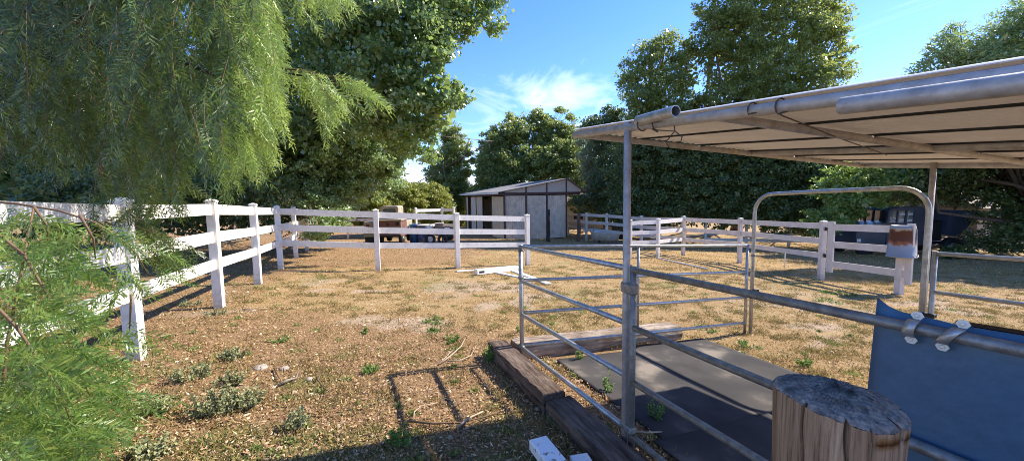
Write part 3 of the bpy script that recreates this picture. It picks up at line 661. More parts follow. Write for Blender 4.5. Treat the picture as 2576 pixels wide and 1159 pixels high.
# low young pepper branches close to the camera
yb = np.array([-2.6, 1.75, float(gz(-2.6, 1.75))])
yp = root('pepper_sapling', yb, 'young feathery branches crowding up in front of the near end of the white fence', 'tree')
starts = []; dirs = []; lens = []
def env(py): return np.interp(py, [480, 600, 700, 820, 950, 1060, 1159, 1300], [-30, 10, 55, 105, 135, 120, 90, 60])
for _ in range(105):
    py = 1220 - 660*rng.random()**1.25; xr = env(py); px = -160 + (xr+130)*rng.random(); d = 1.55 + 1.25*rng.random()
    if py < 860 and rng.random() < .45 + .4*(px > 90): continue
    P_ = W(px, py, d)
    if P_[2] < gz(P_[0], P_[1]) + .1: continue
    starts.append(P_); dirs.append((.55+rng.normal()*.3, rng.normal()*.4, .25+rng.normal()*.3)); lens.append(.1 + .2*rng.random())
for _ in range(95):
    P_ = W(-130 + 260*rng.random(), 900 + 320*rng.random(), 1.45+.8*rng.random())
    if P_[2] > gz(P_[0], P_[1]) + .06: starts.append(P_); dirs.append((.35+rng.normal()*.4, rng.normal()*.4, .25+rng.normal()*.3)); lens.append(.1 + .15*rng.random())
polyL = []
for pts, d in [([(-60, 505), (40, 512), (150, 530), (240, 560), (300, 595), (345, 640), (372, 690)], 2.0), ([(85, 520), (120, 570), (122, 640), (118, 740)], 1.98), ([(-40, 560), (60, 640), (130, 760), (190, 900), (230, 1010)], 1.8), ([(-80, 700), (40, 820), (150, 980), (200, 1120)], 1.6), ([(200, 540), (235, 600), (240, 650)], 2.0), ([(330, 740), (326, 830)], 2.3)]:
    polyL.append([W(a, b_, d+.04*i) for i, (a, b_) in enumerate(pts)])
for pl in polyL:
    for i in range(len(pl)-1):
        for k in range(3):
            t_ = rng.random(); starts.append(pl[i]*(1-t_)+pl[i+1]*t_); dirs.append((rng.normal()*.5+.2, rng.normal()*.5, -.2)); lens.append(.08+.14*rng.random())
po, O, Dd, Nn, L = strings(starts, dirs, lens, step=.06, fl=.21, down=.5, spread=1.3)
V = fronds(O, Dd, Nn, L, .5); npmesh('foliage', V, np.arange(len(V)), 4, LM['pepper2'], yp)
for pl in polyL: MB().tube(pl, [.007-.0045*i/(len(pl)-1) for i in range(len(pl))], 6).build('branch', M['twig'], yp)
for k in range(4):
    s_ = yb + np.array([rng.normal()*.05, rng.normal()*.05, -.05]); e = polyL[k][0]
    MB().tube([s_, s_*.5+e*.5+np.array([0, 0, .15]), e], [.010, .007, .004], 6).build('branch', M['twig'], yp)

# ------------------------------------------------------------------ white vinyl fences
def post_mb(x, y, z0, z1, s=.064, dirv=(1, 0)):
    d = np.array([dirv[0], dirv[1], 0.]); d /= np.linalg.norm(d); e = np.array([-d[1], d[0], 0])
    mb = MB(); h = (z1-.05-z0+.1)/2
    mb.bbox((x, y, z0-.1+h), d*s, e*s, Zv*h, .006)
    c = np.array([x, y, z1-.05]); o = s+.008
    vs = [c+i*d*o+j*e*o for i, j in ((-1, -1), (1, -1), (1, 1), (-1, 1))]
    vs += [p+Zv*.022 for p in vs]; vs += [c+Zv*.022+(p-c-Zv*.022)*.25+Zv*.028 for p in vs[4:8]]
    mb.add(vs, [(3, 2, 1, 0), (0, 1, 5, 4), (1, 2, 6, 5), (2, 3, 7, 6), (3, 0, 4, 7), (4, 5, 9, 8), (5, 6, 10, 9), (6, 7, 11, 10), (7, 4, 8, 11), (8, 9, 10, 11)])
    return mb
RH = [(.857, .953), (.607, .704), (.366, .455)]
def fence(name, label, posts, m, group=None, links=None, rails=RH, skip=(), thick=.02):
    """posts: list of (base_px, base_py, top_py) or world (x,y,z0,z1)"""
    P_ = []
    for p in posts:
        if len(p) == 3:
            g = G(p[0], p[1]); P_.append((g[0], g[1], g[2], Z(g[0], g[1], p[2])))
        else: P_.append(p)
    r = root(name, P_[0][:3], label, 'fence', group)
    for i, p in enumerate(P_):
        if i in skip: continue
        a = P_[max(0, i-1)]; b_ = P_[min(len(P_)-1, i+1)]
        po_ = post_mb(*p, dirv=(b_[0]-a[0], b_[1]-a[1])).build('post', m, r); at_ = po_.data.attributes.new('low', 'FLOAT', 'POINT'); at_.data.foreach_set('value', [float(2-(vv_.co.z+ORG[r][2]-p[2])) for vv_ in po_.data.vertices])
    for i in range(len(P_)-1):
        a, b_ = P_[i], P_[i+1]; d = np.array([b_[0]-a[0], b_[1]-a[1]]); ln = np.linalg.norm(d); d /= ln; e = np.array([-d[1], d[0], 0])*thick
        for lo, hi in rails:
            za0 = a[2]+lo*(a[3]-a[2]); za1 = a[2]+hi*(a[3]-a[2]); zb0 = b_[2]+lo*(b_[3]-b_[2]); zb1 = b_[2]+hi*(b_[3]-b_[2])
            g0 = .063 if i not in skip else 0; g1 = .063 if (i+1) not in skip else 0
            k0 = g0/ln; k1 = 1-g1/ln
            A = np.array(a[:2]); Bv = np.array(b_[:2])
            def pt(k, top): return np.array([*(A*(1-k)+Bv*k), (za1*(1-k)+zb1*k) if top else (za0*(1-k)+zb0*k)])
            mb = MB(); mb.prism([pt(k0, 0)-e, pt(k1, 0)-e, pt(k1, 1)-e, pt(k0, 1)-e], 2*e); mb.build('rail', m, r)
    return P_
D = 1/1.118
def N_(px, base, top): return (px*D, base*D, top*D)
gA = G(618*D, 866*D); gB = G(727*D, 799*D)
dAB = gA - gB
wz = []
for k in (1.04, 2.1, 3.2):
    P_ = gA + dAB*k; z0 = float(gz(P_[0], P_[1])); wz.append((P_[0], P_[1], z0, z0+1.66))
fence('vinyl_fence', 'long white rail fence running back beside the feathery tree', [wz[2], wz[1], wz[0], N_(618, 866, 559), N_(727, 799, 571), N_(790, 757, 577), N_(833, 725, 580), N_(864, 706, 581.5), N_(882, 686, 583)], M['vinyl'], 'white rail fences')
c3 = G(790*D, 757*D); zc3 = Z(c3[0], c3[1], 577*D)
p3 = (c3[0], c3[1], c3[2], zc3)
fence('vinyl_fence', 'white rail fence crossing the paddock in front of the old truck and the shed', [p3, N_(1064, 761, 587.5), N_(1288, 754, 597), N_(1484, 746, 602)], M['vinyl'], 'white rail fences', skip=(0,))
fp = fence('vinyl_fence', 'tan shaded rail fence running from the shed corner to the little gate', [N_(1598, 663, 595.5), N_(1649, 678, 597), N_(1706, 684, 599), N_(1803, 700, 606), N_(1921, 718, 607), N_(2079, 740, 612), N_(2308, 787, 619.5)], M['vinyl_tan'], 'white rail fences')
pc = fp[4]
fence('vinyl_fence', 'short white rail fence between the bathtub and the tan fence', [N_(1771, 728, 617), N_(1850, 725, 613.6), pc], M['vinyl'], 'white rail fences', skip=(2,))
def wp(px, y, top, H=1.7):
    z1 = W(px*D, top*D, y); return (z1[0], z1[1], float(gz(z1[0], z1[1])), z1[2])
fence('vinyl_fence', 'short white fence piece standing behind the blue barrels', [wp(1169, 26, 584), wp(1243, 27.5, 582.5), wp(1276, 26.5, 581.5)], M['vinyl'], 'white rail fences')
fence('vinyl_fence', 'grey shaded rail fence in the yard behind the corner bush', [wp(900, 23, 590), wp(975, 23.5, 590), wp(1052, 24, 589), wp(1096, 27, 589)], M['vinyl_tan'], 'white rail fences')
fence('vinyl_fence', 'distant white fence glimpsed under the trees beyond the tan fence', [wp(1985, 25, 625), wp(2100, 24.5, 627), wp(2220, 24, 628), wp(2330, 24, 632)], M['vinyl'], 'white rail fences', rails=[(.5, .62), (.2, .32)])
fence('vinyl_fence', 'low white fence under the dark tree past the parked truck', [wp(2740, 20.5, 655), wp(2860, 20.0, 660), wp(3000, 19.5, 665)], M['vinyl_tan'], 'white rail fences', rails=[(.8, .92), (.45, .56)])  # tan vinyl dims this white fence as if in shade

# gate
hp = fp[6]; gl = G(2527*D, 827*D)
lz0 = gl[2]; lz1 = Z(gl[0], gl[1], 640*D)
gd = np.array([gl[0]-hp[0], gl[1]-hp[1]]); glen = np.linalg.norm(gd); gd /= glen; ge = np.array([-gd[1], gd[0], 0])*.022
gate = root('vinyl_gate', (hp[0], hp[1], hp[2]), 'small white three bar gate hinged on the tan fence', 'gate')
def gp(k, h): # k metres from hinge post, h above ground line
    x, y = np.array(hp[:2]) + gd*k; z = hp[2]*(1-k/glen)+lz0*(k/glen); return np.array([x, y, z+h])
def gbox(k0, k1, h0, h1, nm, m=None, par=None, th=1.):
    mb = MB(); e = ge*th; mb.prism([gp(k0, h0)-e, gp(k1, h0)-e, gp(k1, h1)-e, gp(k0, h1)-e], 2*e); return mb.build(nm, m or M['vinyl_tan'], par or gate)
gH = hp[3]-hp[2]
gbox(.16, .34, .26, gH*.985, 'stile'); gbox(glen+.10, glen+.24, .26, gH*.97, 'stile')
for h0, h1 in ((.84, .94), (.56, .66), (.24, .34)): gbox(.34, glen+.10, h0*gH, h1*gH, 'rail', th=.8)
for h in (.42, .86):
    mb = MB(); mb.bbox(gp(.11, h*gH), v3(gd)*.035, ge*1.6, Zv*.05); mb.build('hinge', M['black'], gate)
off = v3((-ge[0], -ge[1]))*0
lp = root('gate_post', (gl[0], gl[1], gl[2]), 'square tan post that the upturned rusty can sits on', 'post')
post_mb(gl[0], gl[1], gl[2], lz1, dirv=gd).build('shaft', M['vinyl_tan'], lp)
mb = MB(); mb.bbox(np.array([gl[0], gl[1], gl[2]+1.0*0+.95]) + v3(gd)*.082, v3(gd)*.006, ge*.6, Zv*.09); mb.build('latch', M['black'], lp)

# bucket upside down on the post
rustm = bpy.data.materials.new('rusted_can'); t = nt(rustm); n = t.nodes; l = t.links; b = n['Principled BSDF']
tc = n.new('ShaderNodeTexCoord'); sp_ = n.new('ShaderNodeSeparateXYZ'); l.new(tc.outputs['Object'], sp_.inputs[0])
q = n.new('ShaderNodeTexNoise'); q.inputs['Scale'].default_value = 9; q.inputs['Detail'].default_value = 8; l.new(tc.outputs['Object'], q.inputs[0])
ma = n.new('ShaderNodeMath'); ma.operation = 'MULTIPLY_ADD'; l.new(q.outputs[0], ma.inputs[0]); ma.inputs[1].default_value = .22; l.new(sp_.outputs[2], ma.inputs[2])
rr = n.new('ShaderNodeValToRGB'); l.new(ma.outputs[0], rr.inputs[0]); e = rr.color_ramp.elements
for _ in range(4): e.new(.5)
for i, (p, c_) in enumerate([(0, (.30, .29, .28)), (.395, (.33, .32, .31)), (.43, (.30, .10, .03)), (.50, (.075, .026, .018)), (.70, (.085, .03, .02)), (.76, (.36, .33, .28))]): e[i].position = p; e[i].color = (*c_, 1)
l.new(rr.outputs[0], b.inputs['Base Color']); b.inputs['Roughness'].default_value = .5; b.inputs['Metallic'].default_value = .3
bz0 = Z(gl[0], gl[1], 722*D); bz1 = Z(gl[0], gl[1], 634*D); bh = bz1-bz0
can = root('galvanized_can', (gl[0], gl[1], bz0), 'upturned galvanized can with a big rust patch on the gate post', 'can')
mb = MB(); mb.lathe((gl[0], gl[1], bz0), [(.25, 0), (.262, .0), (.27, .012), (.262, .026), (.255, .03), (.215, bh*.9), (.222, bh*.91), (.216, bh*.925), (.205, bh), (.19, bh), (.188, bh-.02)], 40); mb.build('can_body', rustm, can)
hd = MB(); ang = -1.15
hc = np.array([gl[0]+.26*math.cos(ang), gl[1]+.26*math.sin(ang), bz0+.07])
tdir = np.array([-math.sin(ang), math.cos(ang), 0]); rdir = np.array([math.cos(ang), math.sin(ang), 0])
hd.tube([hc-tdir*.05, hc-tdir*.04-Zv*.04+rdir*.02, hc+tdir*.04-Zv*.04+rdir*.02, hc+tdir*.05], .008, 6); hd.build('handle', M['steel'], can)
sm_ = MB(); sa = -.75; sm_.tube([np.array([gl[0]+.255*math.cos(sa), gl[1]+.255*math.sin(sa), bz0+.03]), np.array([gl[0]+.216*math.cos(sa), gl[1]+.216*math.sin(sa), bz0+bh*.9])], .008, 6); sm_.build('side_seam', M['steel'], can)

# leaning stick under the tan fence, white pipe lying past the short fence
st = G(1974, 673); mb = MB(); mb.tube([st-Zv*.02, st+np.array([.06, .1, .62])], .016, 8); setp(mb.build('thin_stake', M['vinyl_tan'], None, st), 'thin pale stake leaning against the bottom rail of the tan fence', 'stake')
a_, b_ = G(1650, 648, .03), G(1780, 676, .03); mb = MB(); mb.tube([a_, b_], .025, 8); setp(mb.build('plastic_pipe', M['vinyl'], None, a_), 'long thin white pipe lying in the grass past the short fence', 'pipe')

# fallen fence pieces
def lying(name, label, p0, p1, wd, h, m, group='fallen white fence pieces', lift=.0):
    p0 = p0 + Zv*(h+lift); p1 = p1 + Zv*(h+lift); d = (p1-p0)/2; c = (p0+p1)/2; e = np.cross(Zv, d); e /= np.linalg.norm(e); upv = np.cross(d, e); upv /= np.linalg.norm(upv)
    mb = MB(); mb.bbox(c, d, e*wd, upv*h*.98, .006); o = mb.build(name, m, None, c-Zv*h); return setp(o, label, 'board', group), c, d, e
lying('fallen_rail', 'long thin white rail lying in the grass at the foot of the crossing fence', G(1148, 684), G(1310, 674), .05, .02, M['vinyl'])
fpst = root('fallen_post', G(1200, 691), 'hollow white post lying in the grass with a slot near its end', 'post', 'fallen white fence pieces')
p0, p1 = G(1197, 691), G(1300, 680); d_ = (p1-p0); c_ = (p0+p1)/2 + Zv*.075; e_ = np.cross(Zv, d_/2); e_ /= np.linalg.norm(e_)
mb = MB(); mb.bbox(c_, d_/2, e_*.07, Zv*.07, .005); mb.build('shaft', M['vinyl'], fpst)
mb = MB(); fc_ = p0 + d_*.10 + Zv*.075 - e_*.071; mb.bbox(fc_, d_/np.linalg.norm(d_)*.09, e_*.003, Zv*.028, .002); mb.build('slot', M['black'], fpst)
lying('fallen_rail', 'white rail slanting from the fallen post towards the pen corner', G(1243, 686), G(1345, 707), .06, .02, M['vinyl'])
lying('fallen_rail', 'dirty white board poking out past the pen corner with a speckled end', G(1287, 681), G(1380, 716), .075, .02, M['vinyl'])

# two white pieces by the near tie
dirty = mat('dirty_white_vinyl', (.82, .82, .80), .45, col2=(.22, .16, .11), vscale=17, contrast=(.37, .43))
lying('vinyl_offcut', 'dirt speckled white rail offcut resting beside the wooden tie', G(1353, 1117, .1), G(1440, 1230, .1)-Zv*.0, .062, .035, dirty, 'white vinyl offcuts by the tie', lift=-.02)
lying('vinyl_offcut', 'clean ended white rail offcut just beside the speckled one', G(1455, 1155, .08), G(1520, 1260, .08), .058, .03, M['vinyl'], 'white vinyl offcuts by the tie', lift=-.02)

# ------------------------------------------------------------------ steel pen
RHS = [1.25, .88, .52, .155]
def panel(label, p, q, heights=RHS, mids=(), rr=.0205, m=None, name='corral_panel', posts=(True, True), z_off=(0, 0), foot=.0):
    m = m or M['steel']
    r = root(name, p, label, 'fence panel', 'steel corral panels')
    hz_ = max(heights)
    if posts[0]: MB().tube([p+Zv*foot, p+Zv*(hz_+.02)], rr, 14).build('upright', m, r)
    if posts[1]: MB().tube([q+Zv*foot, q+Zv*(hz_+.02)], rr, 14).build('upright', m, r)
    d = (q-p)/np.linalg.norm(q-p)
    for h in heights: MB().tube([p+Zv*h+d*rr*.6, q+Zv*h-d*rr*.6], rr*.93, 12).build('rail', m, r)
    for k in mids: MB().tube([p*(1-k)+q*k+Zv*(heights[-1]), p*(1-k)+q*k+Zv*(hz_-rr)], rr*.8, 12).build('brace', m, r)
    return r
def collar(mb, c, r=.03, h=.03): mb.lathe(c-Zv*h/2, [(r*.9, 0), (r, .003), (r, h-.003), (r*.9, h)], 14)
pa = panel('steel tube panel between the pen corner and the main canopy post', pen(0, 0), pen(1.745, .035))
panel('steel tube panel across the back of the pen above the pale tie', pen(-.055, .03), pen(-.02, 3.42), mids=(.455,))
pb = panel('steel tube panel carrying the blue plastic sheet, past the main canopy post', pen(1.822, .004), pen(4.3, 0), m=M['steel_d'])
panel('steel tube panel beyond the arched gate frame on the far side of the pen', pen(1.855, 3.48, .07), pen(4.3, 3.48, .07), posts=(True, True))
for h in (.16, .92, 1.22):
    for q_ in (pen(0, 0, h), pen(-.055, .03, h-.02)): cl = MB(); collar(cl, q_); cl.build('collar', M['steel_d'], pa)
for h, hh in ((1.13, .035), (.20, .02)): MB().bbox(pen(1.79, 0, h), v3(u)*.060, v3(v)*.029, Zv*hh, .01).build('bracket', M['steel_d'], pb)
# arched gate frame
ar = root('arched_gate_frame', pen(0, 3.48), 'tall bent steel tube gate frame at the far side of the pen', 'gate frame')
def apt(a, h): return pen(a, 3.48, h)
rc = .24; pts = [apt(.02, 0), apt(.02, 1.0), apt(.02, 1.95-rc)]
for k in range(1, 7): t_ = k*math.pi/12; pts.append(apt(.02+rc-rc*math.cos(t_), 1.95-rc+rc*math.sin(t_)))
pts.append(apt(.9, 1.955))
for k in range(0, 7): t_ = k*math.pi/12; pts.append(apt(1.79-rc+rc*math.sin(t_), 1.95-rc+rc*math.cos(t_)))
pts += [apt(1.79, 1.0), apt(1.79, 0)]
MB().tube(pts, .024, 14).build('frame_tube', M['steel'], ar)
mb = MB(); mb.bbox(apt(.06, .62)+v3(v)*.03, v3(u)*.015, v3(v)*.05, Zv*.03); mb.bbox(apt(1.95, .66), v3(u)*.06, v3(v)*.02, Zv*.025); mb.bbox(apt(1.84, .72), v3(u)*.05, v3(v)*.03, Zv*.02); mb.build('latch', M['black'], ar)
mb = MB(); mb.lathe(apt(1.79, .36), [(.03, 0), (.034, .005), (.034, .04), (.03, .045)], 14); mb.lathe(apt(.02, 1.1), [(.027, 0), (.03, .004), (.03, .03), (.027, .034)], 14); mb.build('collar', M['steel_d'], ar)

# canopy
SLA = .079
def zr(a, b): return .465 - .050*b - SLA*(a-1.15)
def rp(a, b, dz=0.):
    x, y = K0[:2]+a*u+b*v; return np.array([x, y, zr(a, b)+dz])
can_ = root('canopy', pen(1.77, 0), 'steel tube canopy with a low corrugated white roof over the pen', 'canopy')
def post_(a, b): 
    MB().tube([pen(a, b, -.05), rp(a, b, .03)], .0235, 16).build('support_post', M['steel_c'], can_)
post_(1.76, -.0); post_(1.75, 3.60); post_(4.6, 0); post_(4.6, 3.6)
AE = 4.75
for a in (1.17, 2.42, 3.6, AE-.05): MB().tube([rp(a, .0, -.004), rp(a, 3.62, -.004)], .0225, 12).build('cross_tube', M['steel_c'], can_)
for b_ in (0, 1.87, 3.62): MB().tube([rp(1.12, b_), rp(AE, b_)], .0255, 14).build('long_tube', M['steel_c'], can_)
ex = MB(); s1 = rp(1.93, -.02, .055); s2 = rp(2.3, -.045, .062)
def openpipe(mb, A, Bq, r=.029):
    mb.tube([A, Bq], r, 18, cap=False); mb.tube([A, Bq], r*.86, 18, cap=False)
    d = (Bq-A)/np.linalg.norm(Bq-A)
    for E_ in (A, Bq):
        aa = np.cross(Zv, d); aa /= np.linalg.norm(aa); bb = np.cross(d, aa); n0 = 18
        vs_ = [E_ + rr_*(math.cos(2*math.pi*k/n0)*aa+math.sin(2*math.pi*k/n0)*bb) for rr_ in (r, r*.86) for k in range(n0)]
        mb.add(vs_, [(k, (k+1) % n0, n0+(k+1) % n0, n0+k) for k in range(n0)])
openpipe(ex, rp(1.90, -.035, .025), rp(2.235, -.075, .035)); ex.build('loose_pipe', M['steel'], can_)
ex = MB(); openpipe(ex, rp(2.98, -.085, -.042), rp(4.6, -.08, -.035), .028); ex.build('loose_pipe', M['steel_c'], can_)
# corrugated sheets, ribs running along the long tubes
nb = 6; wsh = (3.72+.02)/nb
for k in range(nb):
    b0 = -.012 + k*wsh; b1 = b0 + wsh + .0; nn_ = 10*8
    bs = np.linspace(b0, b1-.006, nn_+1); wave = .009*np.sin(np.arange(nn_+1)*2*math.pi/8)
    zo = .034 + (k % 2)*.004
    vs_ = []; AA = np.linspace(1.13, AE, 8)
    for a in AA:
        for b_, w_ in zip(bs, wave): vs_.append(rp(a, b_, zo+w_))
    vs_ = np.array(vs_); m_ = nn_+1; ii = np.arange(len(vs_)).reshape(len(AA), m_)
    f_ = np.stack([ii[:-1, :-1], ii[:-1, 1:], ii[1:, 1:], ii[1:, :-1]], -1).reshape(-1, 4)
    top_ = vs_ + Zv*.0025; ff = np.concatenate([f_, f_[:, ::-1]+len(vs_)])
    npmesh('roof_sheet', np.concatenate([vs_, top_]), ff, 4, M['roofw'], can_, smooth=True)
    if k: MB().obox(rp((1.15+AE)/2, b0-.003, .022), v3(u)*(AE-1.15)/2+Zv*(-SLA)*(AE-1.15)/2, v3(v)*.007, Zv*.007).build('seam_shadow', M['black'], can_)  # black batten stands in for the shadow line at each sheet lap
# wire ties hanging from the canopy
def tie(label, pts, r=.0035):
    mb = MB(); mb.tube(pts, r, 6); setp(mb.build('wire_tie', M['wire'], None, pts[0]), label, 'wire', 'wire ties on the canopy tubes')
def ring(mb, a, b_, r=.034):
    pp = [rp(a, b_) + r*(math.cos(t_)*v3(v)+math.sin(t_)*Zv) for t_ in np.linspace(0, 2*math.pi, 13)]; return pp
def nearpt(px, py, db=0.):
    nrm = v3(v); p0_ = K0 + db*nrm; r_ = ray(px, py); return r_*((p0_@nrm)/(r_@nrm))
tie('wire tie with a knotted loop hanging beside the main canopy post', ring(None, 2.02, 0, .036)[:10]+[nearpt(1697, 330), nearpt(1675, 358), nearpt(1683, 370)])
tie('short bent wire tail with two knots dangling under the open pipe end', [nearpt(1695, 312), nearpt(1698, 330), nearpt(1716, 345), nearpt(1713, 356), nearpt(1703, 358)])
tie('wire tie on the tube just past the main post with a short tail', ring(None, 1.93, -.03, .036)+[nearpt(1636, 322), nearpt(1655, 332)], .004)
tie('long wire tie reaching back across the roof underside to the middle tube', ring(None, 2.60, 0, .034)[:8]+[nearpt(1950, 272), nearpt(1965, 290, .1), rp(2.42, .9, -.02), rp(2.2, 1.85, -.04)])
tie('short hooked wire tie near the second loose pipe', ring(None, 2.72, 0, .034)[:9]+[nearpt(2030, 264), nearpt(2036, 270)])

# blue plastic sheet on the panel rail with clamps
sh = root('plastic_sheet', pen(3.2, .05, .3), 'curved blue plastic sheet clamped to the steel rail', 'plastic sheet')
NA, NZ = 40, 14; A_ = np.linspace(3.0, 4.25, NA)
tops = [nearpt(px, py) for px, py in ((2193, 752), (2207, 765), (2235, 782), (2262, 790), (2300, 797), (2386, 819), (2576, 851))]
ta = [float((p[:2]-K0[:2])@u) for p in tops]; tz = [p[2] for p in tops]
A_ = np.linspace(ta[0], 4.25, NA); vs_ = []
zbot = float(gz(1.3, 1))+.25
for i, a in enumerate(A_):
    zt = np.interp(a, ta, tz) if a < ta[-1] else tz[-1]
    for j in range(NZ):
        f_ = j/(NZ-1); z = zt*(1-f_)+zbot*f_
        s_ = max(0, (a-3.35)); bb = .028 + .10*s_**1.5 + .09*max(0, (3.16-a))**1.2*0 + .06*(f_-.25)**2
        aa = a - .02*(1-f_)*0 - .03*f_*(1 if i == 0 else 0)
        x, y = K0[:2]+aa*u+bb*v; vs_.append((x, y, z))
vs_ = np.array(vs_); ii = np.arange(NA*NZ).reshape(NA, NZ)
f_ = np.stack([ii[:-1, :-1], ii[:-1, 1:], ii[1:, 1:], ii[1:, :-1]], -1).reshape(-1, 4)
so_ = npmesh('sheet', vs_, f_, 4, M['blue'], sh, smooth=True)
md = so_.modifiers.new('thickness', 'SOLIDIFY'); md.thickness = .006
# curled far flap, coloured black for the shadow on its inner side
ws = []
for i, a in enumerate(A_[6:]):
    zt = np.interp(a, ta, tz) if a < ta[-1] else tz[-1]
    s_ = max(0, (a-3.35)); bb = .028 + .10*s_**1.5 + .004
    for j in range(4):
        x, y = K0[:2]+a*u+(bb+.02*j+.006)*v; ws.append((x, y, zt+.002-.015*j*j*.35+.012*(j > 0)))
ws = np.array(ws); n_ = len(A_[6:]); ii = np.arange(n_*4).reshape(n_, 4)
npmesh('rim_curl', ws, np.stack([ii[:-1, :-1], ii[:-1, 1:], ii[1:, 1:], ii[1:, :-1]], -1).reshape(-1, 4), 4, M['black'], sh, smooth=True)
def clamp(px, py, lean):
    c = nearpt(px, py); a = float((c[:2]-K0[:2])@u); z = pen(a, 0, 1.25)[2]; x, y = K0[:2]+a*u
    c = np.array([x, y, z]); wdt = .014; mb = MB(); ri, ro = .025, .030
    ths = np.linspace(-1.35, 1.35, 15); vs_ = []; ll_ = v3(u)
    for t_ in ths:
        rad = -v3(v)*math.cos(t_)+Zv*math.sin(t_); sh_ = ll_*lean*math.sin(t_)*.012
        for r_ in (ri, ro):
            for s_ in (-1, 1): vs_.append(c+rad*r_+ll_*wdt*s_+sh_)
    fs = []
    for i in range(14):
        o = i*4; fs += [(o, o+1, o+5, o+4), (o+2, o+6, o+7, o+3), (o, o+4, o+6, o+2), (o+1, o+3, o+7, o+5)]
    fs += [(0, 2, 3, 1), (56, 57, 59, 58)]
    mb.add(vs_, fs, True)
    o_ = mb.build('pipe_clamp', M['steel'], sh)
    for s_ in (-1, 1):
        pc_ = c + Zv*s_*.040 + ll_*lean*s_*.014 + v3(v)*.008
        hexa = [pc_ + ll_*(math.cos(t_)*.016) + Zv*(math.sin(t_)*.014*1) for t_ in np.linspace(0, 2*math.pi, 7)[:-1]]
        f2 = MB(); f2.prism(hexa, -v3(v)*.003); f2.lathe(pc_-v3(v)*.003, [(.006, 0), (.006, .004), (.003, .005)], 8, axis=-v3(v)); f2.build('flange', mat('zinc_tab', (.75, .75, .68), .4, .1), o_)
clamp(2290, 922, .4); clamp(2385, 950, 1.4)

# big wooden post near the camera
wpz = .86; wc = W(2108, 985, wpz); wr = .118
pm = bpy.data.materials.new('split_post_wood'); t = nt(pm); n = t.nodes; l = t.links; b = n['Principled BSDF']; b.inputs['Roughness'].default_value = .85; b.inputs['Specular IOR Level'].default_value = .2
tc = n.new('ShaderNodeTexCoord'); mp = n.new('ShaderNodeMapping'); mp.inputs['Scale'].default_value = (1, 1, .035); l.new(tc.outputs['Object'], mp.inputs[0])
q = n.new('ShaderNodeTexNoise'); q.inputs['Scale'].default_value = 75; q.inputs['Detail'].default_value = 8; q.inputs['Roughness'].default_value = .7; l.new(mp.outputs[0], q.inputs[0])
mp2 = n.new('ShaderNodeMapping'); mp2.inputs['Scale'].default_value = (1, 1, .12); l.new(tc.outputs['Object'], mp2.inputs[0])
q2 = n.new('ShaderNodeTexNoise'); q2.inputs['Scale'].default_value = 22; q2.inputs['Detail'].default_value = 6; l.new(mp2.outputs[0], q2.inputs[0])
r1 = n.new('ShaderNodeValToRGB'); l.new(q.outputs[0], r1.inputs[0]); e = r1.color_ramp.elements; e.new(.5)
for i, (p, c_) in enumerate([(.33, (.09, .055, .032)), (.47, (.37, .25, .15)), (.7, (.56, .40, .26))]): e[i].position = p; e[i].color = (*c_, 1)
r2 = n.new('ShaderNodeValToRGB'); l.new(q2.outputs[0], r2.inputs[0]); e = r2.color_ramp.elements
e[0].position = .3; e[0].color = (.55, .5, .45, 1); e[1].position = .6; e[1].color = (1, 1, 1, 1)
mm = n.new('ShaderNodeMix'); mm.data_type = 'RGBA'; mm.blend_type = 'MULTIPLY'; mm.inputs['Factor'].default_value = 1; l.new(r1.outputs[0], mm.inputs['A']); l.new(r2.outputs[0], mm.inputs['B'])
l.new(mm.outputs['Result'], b.inputs['Base Color'])
ca = n.new('ShaderNodeAttribute'); ca.attribute_name = 'crack'; cm_ = n.new('ShaderNodeMix'); cm_.data_type = 'RGBA'; l.new(ca.outputs['Fac'], cm_.inputs['Factor']); l.new(mm.outputs['Result'], cm_.inputs['A']); cm_.inputs['B'].default_value = (.02, .014, .01, 1); l.new(cm_.outputs['Result'], b.inputs['Base Color'])
bp = n.new('ShaderNodeBump'); bp.inputs['Strength'].default_value = .8; bp.inputs['Distance'].default_value = .006; l.new(q.outputs[0], bp.inputs['Height']); l.new(bp.outputs[0], b.inputs['Normal'])
tm = mat('weathered_end_grain', (.38, .30, .225), .9, col2=(.12, .09, .068), vscale=26, bump=1.0, bscale=45, contrast=(.36, .6))
_t = tm.node_tree; _n = _t.nodes; _l = _t.links
_w = _n.new('ShaderNodeTexWave'); _w.wave_type = 'RINGS'; _w.rings_direction = 'Z'; _w.inputs['Scale'].default_value = 28; _w.inputs['Distortion'].default_value = 9; _w.inputs['Detail'].default_value = 4
_c = _n.new('ShaderNodeTexCoord'); _l.new(_c.outputs['Object'], _w.inputs[0])
_r = _n.new('ShaderNodeValToRGB'); _l.new(_w.outputs[1], _r.inputs[0]); _r.color_ramp.elements[0].color = (.42, .38, .34, 1); _r.color_ramp.elements[1].color = (1.3, 1.2, 1.1, 1)
_x = _n.new('ShaderNodeMix'); _x.data_type = 'RGBA'; _x.blend_type = 'MULTIPLY'; _x.inputs['Factor'].default_value = .3
_b = _n['Principled BSDF']; _src = _b.inputs['Base Color'].links[0].from_socket; _l.new(_src, _x.inputs['A']); _l.new(_r.outputs[0], _x.inputs['B']); _l.new(_x.outputs['Result'], _b.inputs['Base Color'])
wp_ = root('wooden_post', (wc[0], wc[1], float(gz(wc[0], wc[1]))), 'thick round split wooden post with a cracked dark top', 'post')
NS = 360; zs = np.concatenate([[float(gz(wc[0], wc[1]))-.1], np.linspace(-1.2, wc[2]-.03, 40), [wc[2]-.008]]); vs_ = []
cracks = [(-1.15, .030, .030), (-2.1, .02, .014), (-.35, .025, .02), (-1.75, .012, .008), (-2.75, .022, .014), (.4, .02, .02), (2.0, .03, .03), (-.75, .01, .006)]
